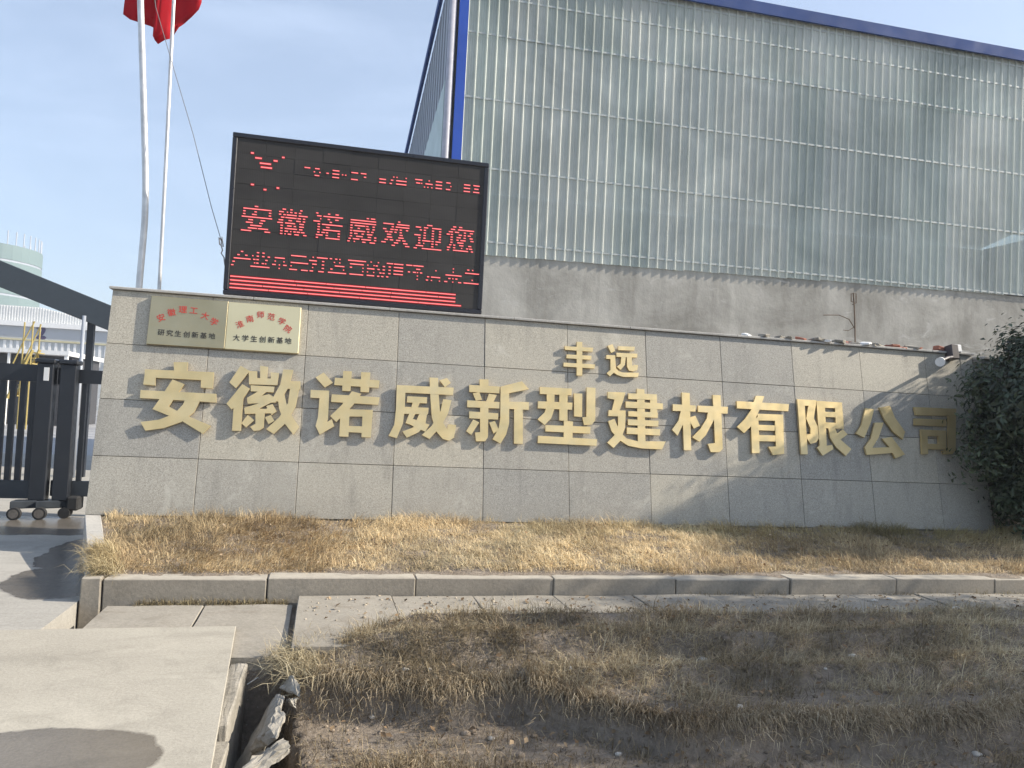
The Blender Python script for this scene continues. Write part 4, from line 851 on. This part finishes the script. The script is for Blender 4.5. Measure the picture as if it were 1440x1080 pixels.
# ------------------------------------------------------------------ grass
def blades(name, P, L, Wd, lean, az, col, curl=.5, kind='stuff', label=None, cat=None, parent=None, mat='straw'):
    n = len(P); d = np.stack([np.cos(az), np.sin(az), np.zeros(n)], 1); up = np.array([0, 0, 1.])
    side = np.stack([-np.sin(az), np.cos(az), np.zeros(n)], 1); tw = rng.uniform(-1, 1, n)[:, None]; side = side*np.cos(tw)+up*np.sin(tw)*.5
    l = L[:, None]; s, c = np.sin(lean)[:, None], np.cos(lean)[:, None]
    m = P+(d*s+up*c)*l*.5; ln2 = lean+curl*rng.uniform(.3, 1.4, n); s2, c2 = np.sin(ln2)[:, None], np.cos(ln2)[:, None]
    tip = m+(d*s2+up*c2)*l*.5+side*l*rng.normal(0, .12, n)[:, None]; w = Wd[:, None]*.5
    V = np.stack([P-side*w, P+side*w, m-side*w*.8, m+side*w*.8, tip], 1).reshape(-1, 3)
    b = (np.arange(n)*5)[:, None]; T = np.concatenate([b+np.array([[0, 1, 3]]), b+np.array([[0, 3, 2]]), b+np.array([[2, 3, 4]])])
    o = link(name, tri_mesh(name, V, T, np.repeat(col, 5, 0)), M[mat]); o['kind'] = kind
    if label: tag(o, label, cat)
    return o
def pick(x, y, cols, f=1.1, jit=.18):
    w = fbm(x*f, y*f*1.5, 1.2); u = np.clip(.5+.42*w+rng.normal(0, .22, len(x)), 0, .999); cols = np.array(cols); k = u*(len(cols)-1); i = k.astype(int); i = np.minimum(i, len(cols)-2)
    c = cols[i]*(1-(k-i))[:, None]+cols[i+1]*(k-i)[:, None]; return np.clip(c*(1+rng.normal(0, jit, len(x)))[:, None], .01, .9)
def tufts(n, per, x, y, spread):
    tx = np.repeat(x, per)+rng.normal(0, spread, n*per); ty = np.repeat(y, per)+rng.normal(0, spread, n*per); return tx, ty
# bed
NB = 11000; y = rng.uniform(KY+.24, -.02, NB); x = BX0(y)+.16+(rng.random(NB)**1.25)*(12.6-BX0(y)); keep = fbm(x*1.5, y*2, 2.) > -.75+.0*x; x, y = x[keep], y[keep]; n = len(x)
tx, ty = tufts(n, 15, x, y, .035); ok = (ty > KY+.20) & (ty < .0) & (tx > BX0(ty)+.10); tx, ty = tx[ok], ty[ok]; z = bed_z(tx, ty)-.008
clump = .5+.5*np.clip(fbm(tx*2.3, ty*2.6, 2.2), -1, 1); N = len(tx)
C1 = [(.28, .20, .115), (.44, .33, .19), (.58, .45, .265), (.66, .53, .32), (.72, .61, .40)]
col = pick(tx, ty, C1); gm = np.clip((ty+.9)*1.0, 0, .7)*np.clip(fbm(tx*.9, ty*1.4, 1.)+.25+(tx-4)*.06, 0, 1); col = col*(1-gm[:, None])+np.array([.30, .26, .11])*gm[:, None]*rng.uniform(.7, 1.3, N)[:, None]
blades('bed_grass', np.stack([tx, ty, z], 1), rng.uniform(.06, .16, N)*(.45+.9*clump)*(1+.55*np.clip((ty+.45)/.45, 0, 1)*(clump > .35)), rng.uniform(.003, .0065, N), np.clip(rng.normal(1.0, .42, N), .05, 1.5), rng.uniform(0, 6.28, N)*.5+fbm(tx*1.2, ty*1.2, 1.)*2.5, col*(.62+.5*np.clip(fbm(tx*1.9, ty*2.6, 1.3)+.75, 0, 1))[:, None], .8, label='matted straw coloured dry grass in the raised bed', cat='grass')
# overhanging tufts at the left corner and grass at the kerb foot
x = rng.uniform(.40, .75, 1500); y = rng.uniform(-2.0, -1.2, 1500); x = BX0(y)+rng.normal(.10, .06, 1500); z = np.interp(y, [KY, 0], [KZ, 0])+0*.02; N = 1500
blades('corner_grass', np.stack([x, y, z], 1), rng.uniform(.10, .24, N), rng.uniform(.003, .006, N), np.clip(rng.normal(1.0, .35, N), .1, 1.5), rng.normal(3.4, .7, N), pick(x, y, [(.30, .23, .12), (.48, .40, .24), (.58, .50, .33)]), 1.0, label='loose dry grass spilling over the left corner of the bed', cat='grass')
x = np.concatenate([rng.uniform(.95, 2.1, 900), rng.uniform(5.6, 6.6, 120), rng.uniform(7.6, 9.5, 160)]); N = len(x); y = KY-.02-np.abs(rng.normal(0, .03, N))
blades('kerb_weeds', np.stack([x, y, np.where(x < 2.2, -.395, -.345)], 1), rng.uniform(.03, .09, N), rng.uniform(.003, .006, N), np.abs(rng.normal(.7, .4, N)), rng.uniform(0, 6.28, N), pick(x, y, [(.12, .09, .05), (.28, .23, .13), (.40, .34, .2)]), .8, label='thin line of weeds at the foot of the kerb', cat='weeds')
# verge
def verge_grass(name, n, per, fx, fy, L, lean, az, cols, dens, label, spread=.04, curl=.7, wd=(.0028, .0055)):
    x, y = fx(n), fy(n); k = dens(x, y); kk = rng.random(n) < k; x, y = x[kk], y[kk]; tx, ty = tufts(len(x), per, x, y, spread)
    out = (tx < 2.12-.07*(ty+3.5)) & (ty < -3.5) | (tx < 2.0) | (ty > -2.66-.0*tx); tx, ty = tx[~out], ty[~out]; N = len(tx)
    z = verge_z(tx, ty)-.006
    cl = np.clip(.5+.6*fbm(tx*3.1, ty*4.3, 2.4), 0, 1); tone = np.clip(.55+.75*np.clip(fbm(tx*1.6, ty*3.6, 1.9)*.6+.5, 0, 1), .5, 1.35)
    blades(name, np.stack([tx, ty, z], 1), rng.uniform(*L, N)*(.45+1.05*cl), rng.uniform(*wd, N), np.clip(np.abs(rng.normal(lean[0], lean[1], N)), .03, 1.6), az(N)+1.2*fbm(tx, ty, 2.), np.clip(pick(tx, ty, cols, 1.3)*tone[:, None], .01, .9), curl, label=label, cat='grass')
VC = [(.19, .145, .09), (.31, .25, .16), (.43, .35, .225), (.53, .445, .295), (.63, .545, .375)]
def d1(x, y):
    e = -y-.0; front = np.interp(x, [2, 2.3, 2.7, 3.2, 4, 5, 6, 7, 8, 12], [3.45, 3.25, 3.02, 2.90, 2.90, 2.90, 2.93, 2.90, 2.82, 2.65])
    below = (-lip1(x))+.03; bare = np.where(x > 4.1, below-.35+.1*np.sin(x*3), below)
    return sstep(front-.02, front+.06, -y)*(1-sstep(bare, bare+.12, -y))*np.clip(.48+.35*fbm(x*1.1, y*3.1, 1.7)+1.1*np.exp(-((y+3.10+.07*fbm(x*.8, y*.3, 1.3))/.15)**2)+1.1*np.exp(-((y+3.55+.08*fbm(x*.8, y*.3, 1.3))/.16)**2)+.9*np.exp(-((y+3.97)/.14)**2), .12, 1)
verge_grass('verge_grass', 9500, 16, lambda n: 2.0+rng.random(n)**1.15*9.5, lambda n: rng.uniform(-4.75, -2.6, n), (.06, .17), (.95, .45), lambda N: rng.normal(-1.2, 1.7, N), VC, d1, 'rough dry grass on the upper verge in front of the walkway')
# roots and grass hanging over the turf edges
def lipgrass(name, lf, x0, x1, n, label, L=(.06, .17)):
    x = rng.uniform(x0, x1, n); y = lf(x)+.05*fbm(x*2, lf(x)*2, 1.6)+rng.normal(.0, .045, n); ok = x > 2.12-.07*(y+3.5)+.04; x, y = x[ok], y[ok]; n = len(x); z = verge_z(x, y+.02)+.0
    blades(name, np.stack([x, y, z], 1), rng.uniform(*L, n), rng.uniform(.003, .006, n), np.clip(rng.normal(1.0, .5, n), .1, 2.2), rng.normal(-1.57, .6, n), pick(x, y, [(.17, .13, .085), (.33, .26, .17), (.46, .38, .26), (.58, .50, .36)]), 1.35, label=label, cat='grass')
lipgrass('turf_edge_roots', lip1, 2.35, 9.5, 15000, 'dry grass and roots hanging over the upper turf edge')
lipgrass('turf_edge_roots', lip2, 2.2, 4.6, 5000, 'dry grass and roots hanging over the lower turf edge near the pit')
def d2(x, y): return .34+.6*((y > lip2(x)-.02) & (y < lip2(x)+.16) & (x < 4))+.75*(y < -4.85)*(x > 3.9)*np.clip(fbm(x*2, y*2, 1.5)+.0, 0, 1)
verge_grass('lower_verge_grass', 5500, 12, lambda n: rng.uniform(2.1, 9, n), lambda n: rng.uniform(-5.6, -4.2, n), (.04, .13), (.85, .45), lambda N: rng.normal(-1.4, 1.5, N), [(.17, .13, .09), (.30, .24, .15), (.45, .38, .25)], d2, 'sparse dry grass on the lower eroded bank', .05)
# long pale grass falling into the pit corner
N = 900; x = rng.normal(2.25, .07, N); y = rng.normal(-3.55, .16, N); blades('pit_edge_grass', np.stack([x, y, np.full(N, -.43)], 1), rng.uniform(.12, .3, N), rng.uniform(.003, .006, N), rng.normal(1.1, .3, N), rng.normal(3.0, .9, N), pick(x, y, [(.2, .16, .1), (.4, .34, .22), (.5, .44, .3)]), 1.1, label='long dry grass hanging into the pit corner', cat='grass')

# ------------------------------------------------------------------ trees
def leaf_mesh(name, P, size, nrm, col, asp=.45):
    n = len(P); a = rng.normal(0, 1, (n, 3)); a -= nrm*(a*nrm).sum(1)[:, None]; a /= np.linalg.norm(a, axis=1)[:, None]; b = np.cross(nrm, a); s = size[:, None]
    V = np.stack([P-a*s*.5, P+b*s*asp*.5+nrm*s*.06, P+a*s*.5-nrm*s*.08, P-b*s*asp*.5+nrm*s*.06], 1).reshape(-1, 3)
    q = (np.arange(n)*4)[:, None]; T = np.concatenate([q+np.array([[0, 1, 2]]), q+np.array([[0, 2, 3]])]); return tri_mesh(name, V, T, np.repeat(col, 4, 0))
def tree(name, base, lobes, n, size, label, cat, trunk_r, stems, cols, clumps=160, asp=.45):
    root = empty(name, base); tag(root, label, cat); inv = Matrix.Translation(-Vector(base)); w = np.array([r[0]*r[1]*r[2] for _, r in lobes]); w = w/w.sum(); Pt, Nn = [], []
    for (c, r), ww in zip(lobes, w):
        k = max(8, int(clumps*ww)); d = rng.normal(0, 1, (k, 3)); d /= np.linalg.norm(d, axis=1)[:, None]; rad = rng.uniform(.45, 1., k)**.6; cc = np.array(c)+d*rad[:, None]*np.array(r); m = int(n*ww/k)
        cr_ = rng.uniform(.22, .50, k)*min(r)*.9; q = rng.normal(0, .55, (k, m, 3))*cr_[:, None, None]*rng.uniform(.6, 1.4, (k, 1, 3))
        Pt.append((cc[:, None]+q).reshape(-1, 3)); o_ = q+d[:, None]*.15+rng.normal(0, .18, q.shape)+np.array([0, 0, .10]); Nn.append((o_/np.linalg.norm(o_, axis=2)[..., None]).reshape(-1, 3))
    Pt, Nn = np.concatenate(Pt), np.concatenate(Nn); ok = Pt[:, 2] > base[2]+.12; Pt, Nn = Pt[ok], Nn[ok]; N = len(Pt)
    link('crown', leaf_mesh('crown', Pt, rng.uniform(size[0], size[1], N), Nn, pick(Pt[:, 0]+Pt[:, 2], Pt[:, 1], cols, 2., .15), asp), M['leaf'], root).matrix_parent_inverse = inv
    tk = MB(); b0 = np.array(base)
    for tgt, rr in stems:
        t_ = np.array(tgt); pts = [b0-np.array([0, 0, .1]), b0+(t_-b0)*.3+np.array([rng.normal(0, .05), rng.normal(0, .05), .1]), b0+(t_-b0)*.65+np.array([rng.normal(0, .08), rng.normal(0, .08), .1]), t_]
        tk.tube(pts, [rr, rr*.8, rr*.55, rr*.15], 8)
    tk.build('trunk', M['bark'], root, smooth=True).matrix_parent_inverse = inv
EV = [(.028, .04, .026), (.046, .066, .038), (.065, .09, .05), (.10, .125, .07)]
sb = (11.7, -.55, -.12)
tree('evergreen_shrub', sb, [((11.45, -.5, 1.55), (1.2, .85, 1.15)), ((12.0, -.7, 2.15), (1.1, .85, .75)), ((12.85, -.95, 2.9), (.95, .9, 1.0)), ((13.4, -1.5, 3.6), (1.1, .95, .95)), ((11.25, -.35, .45), (.7, .5, .6)), ((12.6, -.9, 1.4), (1.3, 1.0, 1.4)), ((11.5, -.5, .4), (.8, .5, .6)), ((12.0, -.6, .75), (.9, .6, .75))], 165000, (.05, .12),
     'dark evergreen shrub with broad leaves crowding the right end of the wall', 'shrub', .07, [((11.4, -.5, 2.0), .05), ((12.1, -.8, 3.3), .07), ((11.2, -.4, .9), .035), ((13.0, -1.3, 4.0), .06), ((10.9, -.5, 1.7), .03)], EV, 300, .42)
tb = (15.6, -6.0, -.6)
tree('street_tree', tb, [((15.6, -5.7, 5.0), (2.5, 2.1, 1.8)), ((13.9, -4.75, 4.6), (1.7, 1.45, 1.3)), ((17.4, -6.4, 5.2), (2.0, 1.8, 1.6)), ((15.0, -7.3, 4.6), (1.8, 1.2, 1.2))], 18000, (.10, .17), 'broad leafy tree beside the verge to the right of the shrub', 'tree', .16,
     [((15.6, -6.3, 6.), .16), ((14.1, -5.4, 4.9), .08), ((17.2, -6.9, 5.4), .09), ((15.2, -5.3, 5.2), .06), ((15.0, -7.5, 4.8), .07)], EV, 150, .5)
n = 1500; x = rng.uniform(2.3, 10.5, n); y = rng.uniform(-5.4, -2.2, n); ok = x > 2.25-.07*(y+3.5); x, y = x[ok], y[ok]; n = len(x)
z = np.where(y > -2.85, -.333, verge_z(x, y)+.035); nn = rng.normal(0, .45, (n, 3)); nn[:, 2] = 1; nn /= np.linalg.norm(nn, axis=1)[:, None]
lo_ = link('dead_leaves', leaf_mesh('dead_leaves', np.stack([x, y, z+.008], 1), rng.uniform(.02, .055, n), nn, pick(x, y, [(.12, .08, .05), (.24, .16, .09), (.36, .27, .17)], 3.), .6), M['straw']); tag(lo_, 'small brown dead leaves scattered over the verge', 'leaves', kind='stuff')
n = 420; x = .8+rng.random(n)*10.5; y = rng.uniform(-1.85, -.1, n); nn = rng.normal(0, .5, (n, 3)); nn[:, 2] = 1; nn /= np.linalg.norm(nn, axis=1)[:, None]
lo_ = link('dead_leaves', leaf_mesh('bed_dead_leaves', np.stack([x, y, bed_z(x, y)+.055], 1), rng.uniform(.02, .05, n), nn, pick(x, y, [(.16, .10, .06), (.30, .2, .11), (.5, .4, .28)], 3.), .6), M['straw']); tag(lo_, 'small dead leaves caught in the bed grass', 'leaves', kind='stuff')

# ------------------------------------------------------------------ haze in the air
hz = MB().box((-260, -70, -3.2), (200, 420, 48)).build('haze', None); tag(hz, kind='stuff')
hm = bpy.data.materials.new('haze_air'); hm.use_nodes = True; hm.node_tree.nodes.clear()
ho = hm.node_tree.nodes.new('ShaderNodeOutputMaterial'); hv = hm.node_tree.nodes.new('ShaderNodeVolumePrincipled')
hv.inputs['Color'].default_value = (.86, .92, 1., 1); hv.inputs['Density'].default_value = .0010; hv.inputs['Anisotropy'].default_value = .2
hm.node_tree.links.new(hv.outputs[0], ho.inputs['Volume']); hz.data.materials.append(hm)
